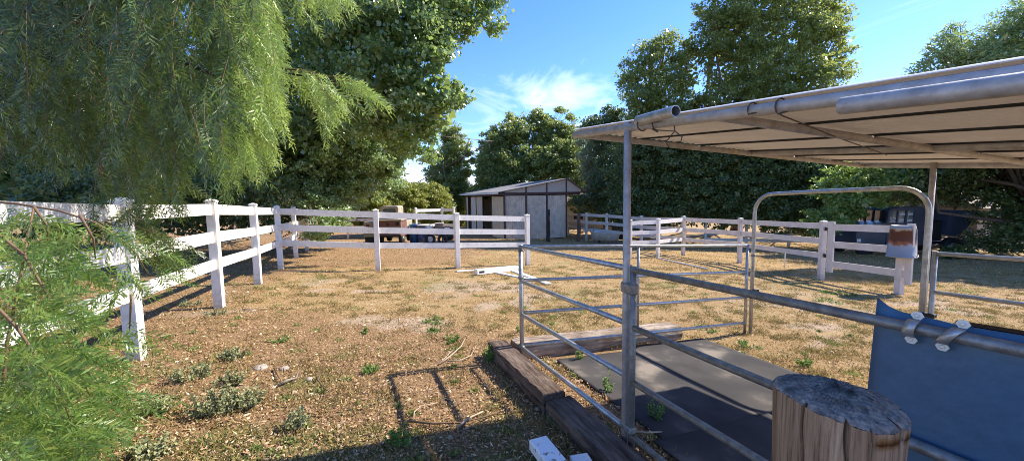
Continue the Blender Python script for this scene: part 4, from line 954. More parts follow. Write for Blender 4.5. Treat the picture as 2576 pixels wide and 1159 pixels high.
def topz(x, y): return wc[2] + .010*math.sin(9*x+3)+.008*math.cos(14*y) - .012*x/wr*0 - .018*(math.hypot(x, y)/wr)**3 + .05*(y)
def crk(t_, z):
    q_ = 0
    for c0_, w_, d_ in cracks:
        dd = abs((t_-c0_-.05*math.sin(z*5)-.018*math.sin(z*41+c0_*9)+math.pi) % (2*math.pi)-math.pi); q_ = max(q_, math.exp(-(dd/(w_*.8))**2)*min(1, d_/.018))
    return q_
def rad(t_, z):
    r_ = wr*(1+.02*math.sin(3*t_+.5)+.012*math.sin(7*t_+1)) + .003*math.sin(z*9+t_*2)
    for c0_, w_, d_ in cracks:
        dd = abs((t_-c0_-.05*math.sin(z*5)-.018*math.sin(z*41+c0_*9)+math.pi) % (2*math.pi)-math.pi); r_ -= d_*math.exp(-(dd/w_)**2)
    return r_
for i, z in enumerate(zs):
    for k in range(NS):
        t_ = 2*math.pi*k/NS; r_ = rad(t_, z); x, y = r_*math.cos(t_), r_*math.sin(t_)
        zz = z if i < len(zs)-2 else (topz(x, y) - (.028 if i == len(zs)-2 else 0.004) + .0012*math.sin(t_*23))
        vs_.append((wc[0]+x, wc[1]+y, zz))
ii = np.arange(len(zs)*NS).reshape(len(zs), NS); jj = np.roll(ii, -1, 1)
npmesh('shaft', np.array(vs_), np.stack([ii[:-1], jj[:-1], jj[1:], ii[1:]], -1).reshape(-1, 4), 4, pm, wp_, smooth=True, attrs=dict(crack=[crk(2*math.pi*k/NS, z) for z in zs for k in range(NS)]))
vt = []; NR = 12
for i in range(NR):
    for k in range(NS):
        t_ = 2*math.pi*k/NS; f_ = 1-i/(NR-.5); r_ = (rad(t_, wc[2])*(f_) if f_ > .5 else wr*f_*(rad(t_, wc[2])/wr*.5+.5)); x, y = r_*math.cos(t_), r_*math.sin(t_)
        # one deep split across the top
        ds = abs(.45*x - .9*(y-.012)); cut = -.018*math.exp(-(ds/.006)**2)*(1 if x > -.02 else .3)
        vt.append((wc[0]+x, wc[1]+y, topz(x, y) - .004*(i == 0) + cut + .0035*math.sin(55*math.hypot(x, y))*(i > 0)+rng.normal()*.0012))
ii = np.arange(NR*NS).reshape(NR, NS); jj = np.roll(ii, -1, 1)
fcs = np.stack([ii[:-1], jj[:-1], jj[1:], ii[1:]], -1).reshape(-1, 4)
npmesh('end_grain', np.array(vt), fcs, 4, tm, wp_, smooth=True)

# ------------------------------------------------------------------ ties and mats
def timber(name, label, p, q, wd, h, m, seed=0, group='heavy wooden ties edging the pen'):
    K = 26; vs_ = []; r_ = np.random.default_rng(seed); d = q-p; ln = np.linalg.norm(d); d /= ln; e = np.cross(Zv, d); e /= np.linalg.norm(e)
    prof = [(-1, 0), (-1, .5), (-1, .88), (-.86, 1), (-.5, 1), (0, 1), (.5, 1), (.86, 1), (1, .88), (1, .5), (1, 0)]
    off = r_.normal(size=len(prof))*.004
    for i in range(K+1):
        c = p + d*ln*i/K
        for j, (a, b_) in enumerate(prof):
            jit = off[j] + r_.normal()*.0035; end = 1-.05*(i in (0, K))
            vs_.append(c + e*(a*wd*end+jit) + Zv*(b_*h*end + r_.normal()*.003 - (.05 if b_ == 0 else 0)))
    nP = len(prof); fs = [(i*nP+j, i*nP+j+1, (i+1)*nP+j+1, (i+1)*nP+j) for i in range(K) for j in range(nP-1)]
    fs += [tuple(range(nP))[::-1], tuple(K*nP+j for j in range(nP))]
    mb = MB(); mb.add(vs_, fs); return setp(mb.build(name, m, None, p), label, 'timber', group)
tiem = bpy.data.materials.new('grained_tie'); 
def grained(name, angle, cols, sc=30):
    m_ = bpy.data.materials.new(name); t = nt(m_); n = t.nodes; l = t.links; b = n['Principled BSDF']; b.inputs['Roughness'].default_value = .9; b.inputs['Specular IOR Level'].default_value = .15
    tc = n.new('ShaderNodeTexCoord'); mp = n.new('ShaderNodeMapping'); mp.vector_type = 'TEXTURE'; mp.inputs['Rotation'].default_value = (0, 0, angle); mp.inputs['Scale'].default_value = (14, 1, 1); l.new(tc.outputs['Object'], mp.inputs[0])
    q = n.new('ShaderNodeTexNoise'); q.inputs['Scale'].default_value = sc; q.inputs['Detail'].default_value = 7; q.inputs['Roughness'].default_value = .7; l.new(mp.outputs[0], q.inputs[0])
    r_ = n.new('ShaderNodeValToRGB'); l.new(q.outputs[0], r_.inputs[0]); e = r_.color_ramp.elements; e.new(.5)
    for i, (p, c_) in enumerate(zip((.34, .5, .68), cols)): e[i].position = p; e[i].color = (*c_, 1)
    q3 = n.new('ShaderNodeTexNoise'); q3.inputs['Scale'].default_value = 3.5; q3.inputs['Detail'].default_value = 5; l.new(tc.outputs['Object'], q3.inputs[0])
    r3 = n.new('ShaderNodeValToRGB'); l.new(q3.outputs[0], r3.inputs[0]); r3.color_ramp.elements[0].position = .35; r3.color_ramp.elements[0].color = (.55, .5, .45, 1); r3.color_ramp.elements[1].position = .6
    m2 = n.new('ShaderNodeMix'); m2.data_type = 'RGBA'; m2.blend_type = 'MULTIPLY'; m2.inputs['Factor'].default_value = 1; l.new(r_.outputs[0], m2.inputs['A']); l.new(r3.outputs[0], m2.inputs['B'])
    l.new(m2.outputs['Result'], b.inputs['Base Color'])
    bp = n.new('ShaderNodeBump'); bp.inputs['Strength'].default_value = .9; bp.inputs['Distance'].default_value = .012; l.new(q.outputs[0], bp.inputs['Height']); l.new(bp.outputs[0], b.inputs['Normal'])
    return m_
bpy.data.materials.remove(tiem)
au = math.atan2(u[1], u[0]); av = math.atan2(v[1], v[0])
g1 = grained('grained_tie_dark', au, [(.045, .032, .025), (.14, .10, .075), (.25, .19, .15)])
g2 = grained('grained_tie_pale', av, [(.12, .085, .065), (.34, .27, .21), (.52, .44, .36)])
timber('wooden_tie', 'taller weathered wooden tie whose end reaches the upright green weed', pen(-.30, -.19), pen(1.12, -.19), .105, .165, g1, 1)
timber('wooden_tie', 'lower weathered wooden tie continuing to the foot of the main canopy post', pen(1.125, -.16), pen(3.0, -.13), .115, .125, g1, 2)
timber('wooden_tie', 'sun bleached thick tie under the back panel of the pen', pen(-.16, -.02), pen(-.22, 2.36), .115, .175, g2, 3)
ru = bpy.data.materials.new('dusty_rubber'); t = nt(ru); n = t.nodes; l = t.links; b = n['Principled BSDF']; b.inputs['Roughness'].default_value = .95; b.inputs['Specular IOR Level'].default_value = .1
tc = n.new('ShaderNodeTexCoord'); q = n.new('ShaderNodeTexNoise'); q.inputs['Scale'].default_value = 1.5; q.inputs['Detail'].default_value = 6; q.inputs['Roughness'].default_value = .5; l.new(tc.outputs['Object'], q.inputs[0])
r_ = n.new('ShaderNodeValToRGB'); l.new(q.outputs[0], r_.inputs[0]); e = r_.color_ramp.elements; e.new(.5)
for i, (p, c_) in enumerate([(.44, (.052, .048, .046)), (.57, (.075, .068, .062)), (.68, (.22, .185, .145))]): e[i].position = p; e[i].color = (*c_, 1)
l.new(r_.outputs[0], b.inputs['Base Color'])
def matp(label, a0, a1, b0, b1, h=.012, base=.0, skew=0.):
    NA_, NB_ = 24, 24; vs_ = []
    for i in range(NA_+1):
        for j in range(NB_+1):
            a = a0+(a1-a0)*i/NA_; b_ = b0+(b1-b0)*j/NB_ + skew*(i/NA_)
            vs_.append(pen(a, b_, base+h+.004*math.sin(a*3+b_*2)))
    vs_ = np.array(vs_); ii = np.arange(len(vs_)).reshape(NA_+1, NB_+1)
    f_ = np.stack([ii[:-1, :-1], ii[1:, :-1], ii[1:, 1:], ii[:-1, 1:]], -1).reshape(-1, 4)
    o = npmesh('rubber_mat', vs_, f_, 4, ru, None, vs_[0]); md = o.modifiers.new('thickness', 'SOLIDIFY'); md.thickness = .012; md.offset = -1
    setp(o, label, 'mat', 'rubber mats on the pen floor')
matp('dusty black rubber mat nearest the wooden ties on the pen floor', .10, 1.80, .36, 1.36)
matp('dusty black rubber mat in the middle of the pen floor beyond a long seam', -.03, 1.80, 1.385, 2.62, skew=-.03)
matp('black rubber mat overlapping the other two, mostly in the canopy shade', 1.74, 3.4, .26, 1.42, base=.017)
matp('black rubber mat lying under the blue sheet side of the pen', 1.74, 3.4, 1.45, 2.62, base=.017)

# ------------------------------------------------------------------ shed
H_ = 3.37
FL = np.array([-.50, 27.5]); FR = np.array([4.02, 29.25])
sx = (FR-FL)/np.linalg.norm(FR-FL); sy = np.array([-sx[1], sx[0]]); SWd = np.linalg.norm(FR-FL)
sz0 = -3.08
shed = root('metal_shed', (FL[0], FL[1], sz0), 'white corrugated metal shed with brown frame and low pitched roof', 'shed')
def S(a, b_, h): x, y = FL + a*sx + b_*sy; return np.array([x, y, sz0+h])
corr = mat('white_corrugated_metal', (.78, .65, .50), .5, col2=(.52, .43, .33), vscale=2.5, contrast=(.3, .6))
beige = mat('beige_wall_panel', (.72, .60, .42), .7, col2=(.62, .50, .35), vscale=2)
gabm = mat('pale_grey_gable_metal', (.58, .51, .43), .5, col2=(.45, .39, .33), vscale=3, stretch=(1, 1, 8))
roofm = mat('grey_shed_roofing', (.27, .25, .23), .7, col2=(.18, .165, .15), vscale=2)
cols_ = [0, SWd*.337, SWd*.674, SWd]
def corrpanel(a0, a1, h0, h1, b_=-.0, amp=.035, pitch=.17):
    k = int((a1-a0)/pitch*8); As = np.linspace(a0, a1, k+1); wv = amp*np.sin(np.arange(k+1)*2*math.pi/8)
    vs_ = np.array([S(a, b_+w_, h) for h in (h0, h1) for a, w_ in zip(As, wv)]); m_ = k+1
    ii = np.arange(len(vs_)).reshape(2, m_); f_ = np.stack([ii[:-1, :-1], ii[:-1, 1:], ii[1:, 1:], ii[1:, :-1]], -1).reshape(-1, 4)
    back = vs_ + v3(sy)*.01
    npmesh('wall_panel', np.concatenate([vs_, back]), np.concatenate([f_, f_[:, ::-1]+len(vs_)]), 4, corr, shed, smooth=True)
for i in range(3): corrpanel(cols_[i]+.05, cols_[i+1]-.05, .02, H_*.93)
for a in cols_: MB().bbox(S(a, -.035, H_/2), v3(sx)*.05, v3(sy)*.05, Zv*H_/2).build('frame_post', M['brown'], shed)
MB().bbox(S(SWd/2+.45, -.03, H_-.1), v3(sx)*(SWd/2+.75), v3(sy)*.045, Zv*.09).build('beam', M['brown'], shed)
PK = .93; aP = SWd+.03; eaveL = -.45; eaveR = SWd+1.55
def roofz(a): return H_+.02+(PK*(a-eaveL)/(aP-eaveL) if a < aP else PK*(eaveR-a)/(eaveR-aP))
LEN = 10.4
# gable panels
edges = [eaveL+.45, cols_[1], cols_[2], aP, eaveR-.25]
for i in range(4):
    a0, a1 = edges[i]+.03, edges[i+1]-.03
    MB().prism([S(a0, -.02, H_), S(a1, -.02, H_), S(a1, -.02, roofz(a1)-.03), S(a0, -.02, max(roofz(a0)-.03, H_+.01))], v3(sy)*.02).build('gable_panel', gabm, shed)
for a in (cols_[1], cols_[2], aP-.02): MB().bbox(S(a, -.04, (H_+roofz(a))/2-.02), v3(sx)*.045, v3(sy)*.03, Zv*((roofz(a)-H_)/2-.01)).build('gable_post', M['brown'], shed)
def slab(a0, z0, a1, z1, b0, b1, th, m_, nm):
    MB().prism([S(a0, b0, z0), S(a1, b0, z1), S(a1, b0, z1+th), S(a0, b0, z0+th)], v3(sy)*(b1-b0)).build(nm, m_, shed)
slab(eaveL-.1, roofz(eaveL)-.02, aP, roofz(aP), -.3, LEN+.2, .04, roofm, 'roof')
slab(aP+.002, roofz(aP), eaveR, H_-.02, -.3, LEN+.2, .04, roofm, 'roof')
slab(eaveL-.12, H_-.10, eaveL-.09, H_-.10, -.3, LEN+.2, .11, M['vinyl'], 'fascia')
# side wall: beige panels and dark open stalls
segs = [(0.1, 2.7, 'p'), (2.7, 5.0, 'o'), (5.0, 6.9, 'p'), (6.95, 8.6, 'p'), (8.6, 9.5, 'o'), (9.5, 10.25, 'p')]
for b0, b1, kd in segs:
    if kd == 'p': MB().bbox(S(-.02, (b0+b1)/2, H_*.465), v3(sx)*.02, v3(sy)*((b1-b0)/2-.06), Zv*H_*.455).build('wall_panel', beige, shed)
    MB().bbox(S(-.03, b1, H_/2), v3(sx)*.05, v3(sy)*.05, Zv*H_/2).build('frame_post', M['brown'], shed)
    if kd == 'o': MB().bbox(S(-.02, (b0+b1)/2, H_*.40), v3(sx)*.02, v3(sy)*((b1-b0)/2-.06), Zv*.03).build('stall_bar', M['steel'], shed)
MB().bbox(S(-.03, LEN/2, H_-.12), v3(sx)*.045, v3(sy)*LEN/2, Zv*.1).build('beam', M['brown'], shed)
MB().bbox(S(SWd, LEN/2, H_/2), v3(sx)*.02, v3(sy)*(LEN/2-.05), Zv*H_*.49).build('wall_panel', corr, shed)
MB().bbox(S(SWd/2, LEN, H_/2), v3(sx)*(SWd/2-.05), v3(sy)*.02, Zv*H_*.49).build('wall_panel', beige, shed)
MB().bbox(S(SWd/2, 2.75, H_/2), v3(sx)*(SWd/2-.1), v3(sy)*.03, Zv*H_*.49).build('stall_wall', M['brown'], shed)

# stump posts by the shed
def stump(label, bpx, bpy_, tpy, r, m, seed):
    g = G(bpx, bpy_); z1 = Z(g[0], g[1], tpy); rr_ = np.random.default_rng(seed); mb = MB()
    zz = np.linspace(g[2]-.1, z1, 9); mb.tube([np.array([g[0]+rr_.normal()*.02, g[1], z]) for z in zz], [r*(1+rr_.normal()*.07) for _ in zz], 10)
    return setp(mb.build('wooden_stump_post', m, None, g), label, 'post', 'wooden posts standing by the shed')
dkw = mat('dark_rotten_wood', (.07, .05, .04), .9, col2=(.03, .022, .018), vscale=6, bump=.6, bscale=20, stretch=(1, 1, .2))
brw = mat('brown_round_wood', (.22, .13, .085), .9, col2=(.11, .065, .045), vscale=6, bump=.6, bscale=20, stretch=(1, 1, .2))
stump('rough dark wooden post standing in front of the shed wall', 1380, 608, 527, .12, dkw, 3)
stump('brown round wooden post in front of the tan fence near the bathtub', 1456, 608, 537, .125, brw, 5)

# bathtub
tg = G(1522, 612); tub = root('bathtub', tg, 'old white bathtub with a tap set in the grass by the tan fence', 'bathtub')
td = np.array([.86, -.51]); te = np.array([.51, .86]); tubm = mat('worn_white_enamel', (.70, .67, .62), .35, col2=(.5, .44, .38), vscale=3)
def T(a, b_, h): x, y = tg[:2] + a*td + b_*te; return np.array([x, y, tg[2]+h])
def ringpts(la, lb, h, n_=32, tilt=0., p=3.2):
    o_ = []
    for k in range(n_):
        t_ = 2*math.pi*k/n_; c_, s_ = math.cos(t_), math.sin(t_)
        a = la*np.sign(c_)*abs(c_)**(2/p); b_ = lb*np.sign(s_)*abs(s_)**(2/p); o_.append(T(a, b_, h+tilt*a))
    return o_
tl = -.06
rings = [ringpts(.84, .36, .22, tilt=0), ringpts(.90, .43, .60, tilt=tl), ringpts(.98, .50, .70, tilt=tl), ringpts(1.0, .52, .735, tilt=tl), ringpts(.97, .49, .75, tilt=tl), ringpts(.88, .40, .735, tilt=tl), ringpts(.80, .34, .55, tilt=tl), ringpts(.70, .27, .36, tilt=0)]
vs_ = np.array([p for r_ in rings for p in r_]); ii = np.arange(len(vs_)).reshape(len(rings), 32); jj = np.roll(ii, -1, 1)
mb = MB(); mb.add(vs_, [tuple(x) for x in np.stack([ii[:-1], jj[:-1], jj[1:], ii[1:]], -1).reshape(-1, 4)], True); mb.f.append(tuple(int(x) for x in ii[-1])); mb.sm.append(False); mb.f.append(tuple(int(x) for x in ii[0][::-1])); mb.sm.append(False)
mb.build('basin', tubm, tub)
MB().tube([T(-.80, .1, .74), T(-.80, .1, .93), T(-.74, .08, .97), T(-.66, .06, .95)], .022, 8).build('tap', M['steel'], tub)
MB().lathe(T(-.74, 0, .56), [(.02, 0), (.03, .005), (.02, .01)], 10, axis=(.8, -.4, .3)).build('drain', M['black'], tub)
for a in (-.55, .6): MB().bbox(T(a, 0, .09), v3(td)*.16, v3(te)*.28, Zv*.15).build('support_block', M['wood_tie'], tub)

# ------------------------------------------------------------------ old utility truck behind the fence
tb = G(1035/1.118-0, 603); 
ty = 20.5; tcx = W(1102*D, 600, ty)[0]; tz = float(gz(tcx, ty))
truck = root('utility_truck', (tcx, ty, tz), 'small old beige utility truck with a rusty red front behind the fence', 'truck')
def TK(x, y, z): return np.array([tcx+x, ty+y, tz+z])
beig = mat('faded_beige_paint', (.42, .37, .27), .55, col2=(.30, .25, .18), vscale=4)
rust = mat('rusty_red_paint', (.20, .085, .06), .75, col2=(.11, .05, .04), vscale=5)
wsh_ = mat('dusty_windscreen', (.13, .17, .155), .25, col2=(.09, .12, .11), vscale=3)
def bx(x0, x1, y0, y1, z0, z1, m, nm, par=None, bv=.02):
    mb = MB(); mb.bbox(TK((x0+x1)/2, (y0+y1)/2, (z0+z1)/2), (abs(x1-x0)/2, 0, 0), (0, abs(y1-y0)/2, 0), (0, 0, abs(z1-z0)/2), bv); return mb.build(nm, m, par or truck)
bx(-.68, .68, -.6, .5, .42, 1.22, rust, 'nose'); bx(-.72, .72, -.66, .45, 1.222, 1.30, beig, 'hood')
bx(-.70, .70, -.63, -.602, .88, .93, beig, 'trim_bar', bv=.005); bx(.62, .69, -.64, -.605, .5, 1.21, beig, 'trim_bar', bv=.005)
for x in (-.50, .50): bx(x-.09, x+.09, -.625, -.603, 1.0, 1.16, M['black'], 'headlight', bv=.01)
MB().lathe(TK(0, -.603, 1.05), [(.05, 0), (.05, .02), (.02, .025)], 12, axis=(0, -1, 0)).build('badge', M['black'], truck)
bx(-.62, .62, -.65, -.605, .42, .50, M['black'], 'bumper')
# cab with rounded opening
cabp = []
for k in range(25):
    t_ = math.pi*k/24; c_, s_ = math.cos(t_), math.sin(t_); cabp.append((.44*np.sign(c_)*abs(c_)**.45, 1.30+.62+.0+.06*0 + (.0) + .30*abs(s_)**.4-.30+.0))
outer = [(-.46, 1.30), (.46, 1.30)] + [(.46, 1.85), (.45, 1.91), (.41, 1.95), (.34, 1.965), (-.34, 1.965), (-.41, 1.95), (-.45, 1.91), (-.46, 1.85)]
inner = [(-.34, 1.32), (.34, 1.32)] + [(.34, 1.72), (.335, 1.78), (.30, 1.82), (.24, 1.83), (-.24, 1.83), (-.30, 1.82), (-.335, 1.78), (-.34, 1.72)]
mb = MB(); no_ = len(outer)
vv = [TK(x-.05, y, z) for y in (-.1, .9) for ring_ in (outer, inner) for x, z in ring_]
fs = []
for i in range(no_):
    j = (i+1) % no_; fs += [(i, j, no_+j, no_+i), (2*no_+i, 3*no_+i, 3*no_+j, 2*no_+j), (i, 2*no_+i, 2*no_+j, j), (no_+i, no_+j, 3*no_+j, 3*no_+i)]
mb.add(vv, fs); mb.build('cab', beig, truck)
MB().prism([TK(x-.05, .02, z) for x, z in [(a*.985, 1.3+(b_-1.3)*.99) for a, b_ in inner]], (0, .01, 0)).build('windscreen', wsh_, truck)
bx(-.62, .62, .52, 1.9, .45, 1.15, beig, 'cargo_bed')
for x in (-.66, .66):
    for y in (-.1, 1.4): 
        mb = MB(); mb.lathe(TK(x-.11*np.sign(x)-.10*1, y, .30), [(.12, 0), (.29, .01), (.31, .05), (.31, .15), (.29, .19), (.12, .2)], 24, axis=(1, 0, 0)); wh = mb.build('wheel', M['tire'], truck)
        MB().lathe(TK(x-.11*np.sign(x)-.105+.21*(x > 0), y, .30), [(.12, 0), (.13, .005), (.05, .01)], 16, axis=(np.sign(x), 0, 0)).build('rim', M['steel'], wh)
# faint hand lettering on the front panel
def text(body, loc, size, m, parent, ext=.002, rot=(math.pi/2, 0, 0), shear=0.):
    cu = bpy.data.curves.new('lettering', 'FONT'); cu.body = body; cu.size = size; cu.extrude = ext; cu.align_x = 'CENTER'; cu.shear = shear
    ob = bpy.data.objects.new('lettering_curve', cu); COL.objects.link(ob); dg = bpy.context.evaluated_depsgraph_get()
    me = bpy.data.meshes.new_from_object(ob.evaluated_get(dg)); bpy.data.objects.remove(ob)
    me.materials.append(m); o = bpy.data.objects.new('lettering', me); COL.objects.link(o); o.parent = parent
    o.location = tuple(np.array(loc)-ORG[parent]); o.rotation_euler = rot; return o
pale = mat('pale_lettering_paint', (.62, .58, .52), .6)
text("Mr Bushcart", TK(0, -.606, .68), .20, pale, truck, shear=.2)

# trailer box at its side
cart = root('crate', (tcx-1.15, ty+.6, tz), 'beige rusty crate beside the old utility truck', 'crate')
mb = MB(); mb.bbox((tcx-1.2, ty+.5, tz+.75), (.28, 0, 0), (0, .4, 0), (0, 0, .40), .02); mb.build('crate_box', beig, cart)
mb = MB(); mb.bbox((tcx-1.27, ty+.095, tz+.85), (.09, 0, 0), (0, .01, 0), (0, 0, .18), .01); mb.build('crate_hatch', rust, cart)
mb = MB(); mb.bbox((tcx-1.2, ty+.5, tz+.17), (.26, 0, 0), (0, .35, 0), (0, 0, .17), .02); mb.build('crate_base', M['black'], cart)

# barrels and buckets
def barrel(label, px, y, r, h, m, nm='barrel', band=None, lift=0., prof=None):
    x = W(px*D, 650*D, y)[0]; z = float(gz(x, y))+lift; o = root(nm, (x, y, z), label, nm.replace('_', ' '), 'barrels and buckets beside the old truck')
    mb = MB(); p_ = prof or [(r*.94, 0), (r, .03), (r, h*.31), (r*1.03, h*.33), (r, h*.35), (r, h*.64), (r*1.03, h*.66), (r, h*.68), (r, h-.03), (r*1.02, h-.015), (r*.96, h), (r*.9, h-.02)]
    mb.lathe((x, y, z), p_, 24); mb.build('drum', m, o)
    if band: mb = MB(); mb.lathe((x, y, z+h+.002), [(r*1.02, -.03), (r*1.03, 0), (r*.98, .02)], 24); mb.build('lid', band, o)
    return o
bl_ = mat('blue_barrel', (.04, .13, .30), .45, col2=(.02, .07, .18), vscale=4)
bl2 = mat('faded_blue_barrel', (.25, .22, .21), .6, col2=(.04, .08, .22), vscale=2.2, contrast=(.48, .53))
barrel('deep blue plastic barrel just past the old truck', 1166, 21.5, .27, 1.02, bl_)
barrel('faded blue barrel with worn brown patches and a pale lid', 1190, 21.2, .29, 1.0, bl2, band=M['vinyl_tan'])
barrel('narrow white barrel squeezed behind the faded blue barrel', 1209, 21.9, .17, 1.02, M['vinyl'])
barrel('tan bucket standing on the low plank bench', 1236, 22, .24, .5, mat('tan_bucket', (.42, .34, .30), .6), 'bucket', lift=.62, prof=[(.19, 0), (.24, .46), (.26, .47), (.26, .5), (.23, .5), (.22, .48)])
barrel('dark tub holding a white pail at the end of the plank bench', 1258, 22.3, .30, .75, M['black'], 'tub', lift=.15)
xb = W(1257*D, 640*D, 21.8)[0]; zb = float(gz(xb, 21.8))
mb = MB(); mb.lathe((xb, 21.8, zb+.55), [(.13, 0), (.15, .28), (.16, .3), (.14, .3)], 20); setp(mb.build('pail', M['vinyl_tan'], None, (xb, 21.8, zb+.55)), 'small whitish pail in front of the dark tub', 'pail')
xb2 = W(1222*D, 640*D, 21)[0]; zb2 = float(gz(xb2, 21))
bench = root('plank_bench', (xb2, 21, zb2), 'weathered plank resting on legs beside the barrels', 'bench')
mb = MB(); mb.bbox((xb2, 21, zb2+.60), (.55, 0, .02), (0, .15, 0), (0, 0, .025)); mb.build('plank', M['wood_tie_pale'], bench)
for dx_ in (-.4, .42): mb = MB(); mb.bbox((xb2+dx_, 21, zb2+.28), (.03, 0, 0), (0, .1, 0), (0, 0, .285)); mb.build('leg', M['wood_tie'], bench)
xw = W(1225*D, 640*D, 20.6)[0]; zw = float(gz(xw, 20.6))
for k, (dx_, r_, lab) in enumerate([(-.3, .22, 'black tyre lying by the barrels under the plank bench'), (.35, .2, 'second black tyre leaning by the dark tub')]):
    pts = [np.array([xw+dx_+r_*math.cos(t_), 20.6+.05*math.sin(t_), zw+r_+.07+r_*math.sin(t_)]) for t_ in np.linspace(0, 2*math.pi, 21)]
    mb = MB(); mb.tube(pts, .075, 10); setp(mb.build('old_tyre', M['tire'], None, (xw+dx_, 20.6, zw)), lab, 'tyre', 'old tyres by the barrels')

# ------------------------------------------------------------------ dark blue truck under the trees
ty2 = 20.0; tx2 = W(2510*D, 640*D, ty2)[0]; tz2 = float(gz(tx2, ty2)) + .0
tz2 = W(2400*D, 712*D, ty2)[2]
tg2 = float(gz(tx2, ty2))
bt = root('pickup_truck', (tx2, ty2, tg2), 'dark blue work truck with raised bed parked in the shade beyond the gate', 'truck')
navy = mat('dark_navy_paint', (.05, .065, .095), .35, col2=(.035, .045, .065), vscale=2)
def BK(x, y, z): return np.array([tx2+x, ty2+y, tg2+z])
def side(poly, y0, y1, m, nm, par=None):
    return MB().prism([BK(x, y0, z) for x, z in poly], (0, y1-y0, 0)).build(nm, m, par or bt)
k_ = 1/55.5*1.0   # metres per photo pixel at that distance
def sx_(px): return (px-2510)*k_
side([(sx_(2364), .55), (sx_(2366), 1.25), (sx_(2378), 1.45), (sx_(2445), 1.62), (sx_(2445), .55)], -.9, .9, navy, 'hood')
cabpoly = [(sx_(2441), .5), (sx_(2441), 1.5), (sx_(2452), 2.18), (sx_(2462), 2.3), (sx_(2535), 2.36), (sx_(2545), 2.3), (sx_(2552), 1.5), (sx_(2552), .5)]
side([(sx_(2446), .5), (sx_(2446), 1.60), (sx_(2552), 1.60), (sx_(2552), .5)], -.92, .92, navy, 'door_panel')
side([(sx_(2450), 2.2), (sx_(2462), 2.32), (sx_(2536), 2.38), (sx_(2548), 2.28), (sx_(2548), 2.2)], -.88, .88, navy, 'cab_roof')
for a, b_ in ((2446, 2452), (2471, 2475), (2494, 2499), (2517, 2552)):
    side([(sx_(a), 1.60), (sx_(b_), 1.60), (sx_(b_+2), 2.2), (sx_(a+3), 2.2)], -.9, -.82, navy, 'pillar'); side([(sx_(a), 1.60), (sx_(b_), 1.60), (sx_(b_+2), 2.2), (sx_(a+3), 2.2)], .82, .9, navy, 'pillar')
gl_ = bpy.data.materials.new('vehicle_glass'); t = nt(gl_); gb = t.nodes['Principled BSDF']; gb.inputs['Roughness'].default_value = .03; gb.inputs['Transmission Weight'].default_value = .9; gb.inputs['Base Color'].default_value = (.7, .8, .8, 1); gb.inputs['IOR'].default_value = 1.2
for a, b_ in ((2452.5, 2470.5), (2475.5, 2493.5), (2499.5, 2516.5)): side([(sx_(a), 1.61), (sx_(b_), 1.61), (sx_(b_+2), 2.19), (sx_(a+3), 2.19)], -.87, -.86, gl_, 'side_window')
text('52', BK(sx_(2462), -.875, 1.66), .34, pale, bt)  # window reflection drawn as pale figures
for x_, z_ in ((2485, 1.70), (2508, 1.98), (2508, 1.68), (2487, 1.98)): side([(sx_(x_-7), z_), (sx_(x_+7), z_), (sx_(x_+7), z_+.1), (sx_(x_-7), z_+.1)], -.882, -.872, pale, 'window_mark')  # small pale bars set on the side windows
side([(sx_(2368), .72), (sx_(2368), .86), (sx_(2378), .86), (sx_(2378), .72)], -.91, -.9, M['vinyl'], 'headlight')
side([(sx_(2556), .7), (sx_(2556), 1.5), (sx_(2600), 1.7), (sx_(2600), .7)], -.8, .8, M['black'], 'hitch_gear')
side([(sx_(2600), 1.0), (sx_(2612), 2.2), (sx_(2690), 2.15), (sx_(2668), 1.5), (sx_(2640), .9)], -.95, .95, navy, 'cargo_bed')
text('STEEBE', BK(sx_(2662), -.956, 1.92), .17, pale, bt)
side([(sx_(2370), .5), (sx_(2370), .62), (sx_(2660), .62), (sx_(2660), .5)], -.5, .5, M['black'], 'chassis')
for px_ in (2396, 2630):
    for y_ in (-.9, .62):
        mb = MB(); mb.lathe(BK(sx_(px_), y_, .42), [(.2, 0), (.40, .01), (.42, .05), (.42, .23), (.40, .27), (.2, .28)], 28, axis=(0, 1, 0)); wh = mb.build('wheel', M['tire'], bt)
        MB().lathe(BK(sx_(px_), y_+.29*(y_ > 0)-.01*(y_ < 0), .42), [(.2, 0), (.21, .006), (.07, .03)], 20, axis=(0, np.sign(y_), 0)).build('rim', M['steel_d'], wh)

# dark car roof seen beyond the tan fence
cx_ = W(1790*D, 590*D, 31)[0]; cg = float(gz(cx_, 31))
car = root('parked_car', (cx_, 31, cg), 'dark low car parked in deep shade beyond the tan fence', 'car')
poly = [(-2.1, .35), (-2.15, .75), (-1.9, .95), (-1.1, 1.05), (-.6, 1.42), (.5, 1.48), (1.2, 1.1), (2.0, 1.0), (2.1, .7), (2.05, .35)]
MB().prism([(cx_+x, 30.2, cg+z+.25) for x, z in poly], (0, 1.6, 0)).build('body', mat('dark_car_paint', (.05, .05, .055), .35), car)
MB().prism([(cx_+x, 30.19, cg+z+.25) for x, z in [(-.95, 1.08), (-.52, 1.36), (.46, 1.41), (1.0, 1.1)]], (0, 1.62, 0)).build('side_window', M['glassd'], car)
for x in (-1.4, 1.35):
    for y_ in (30.15, 31.65): MB().lathe((cx_+x, y_, cg+.33), [(.1, 0), (.32, .01), (.33, .18), (.1, .2)], 20, axis=(0, 1, 0)).build('wheel', M['tire'], car)
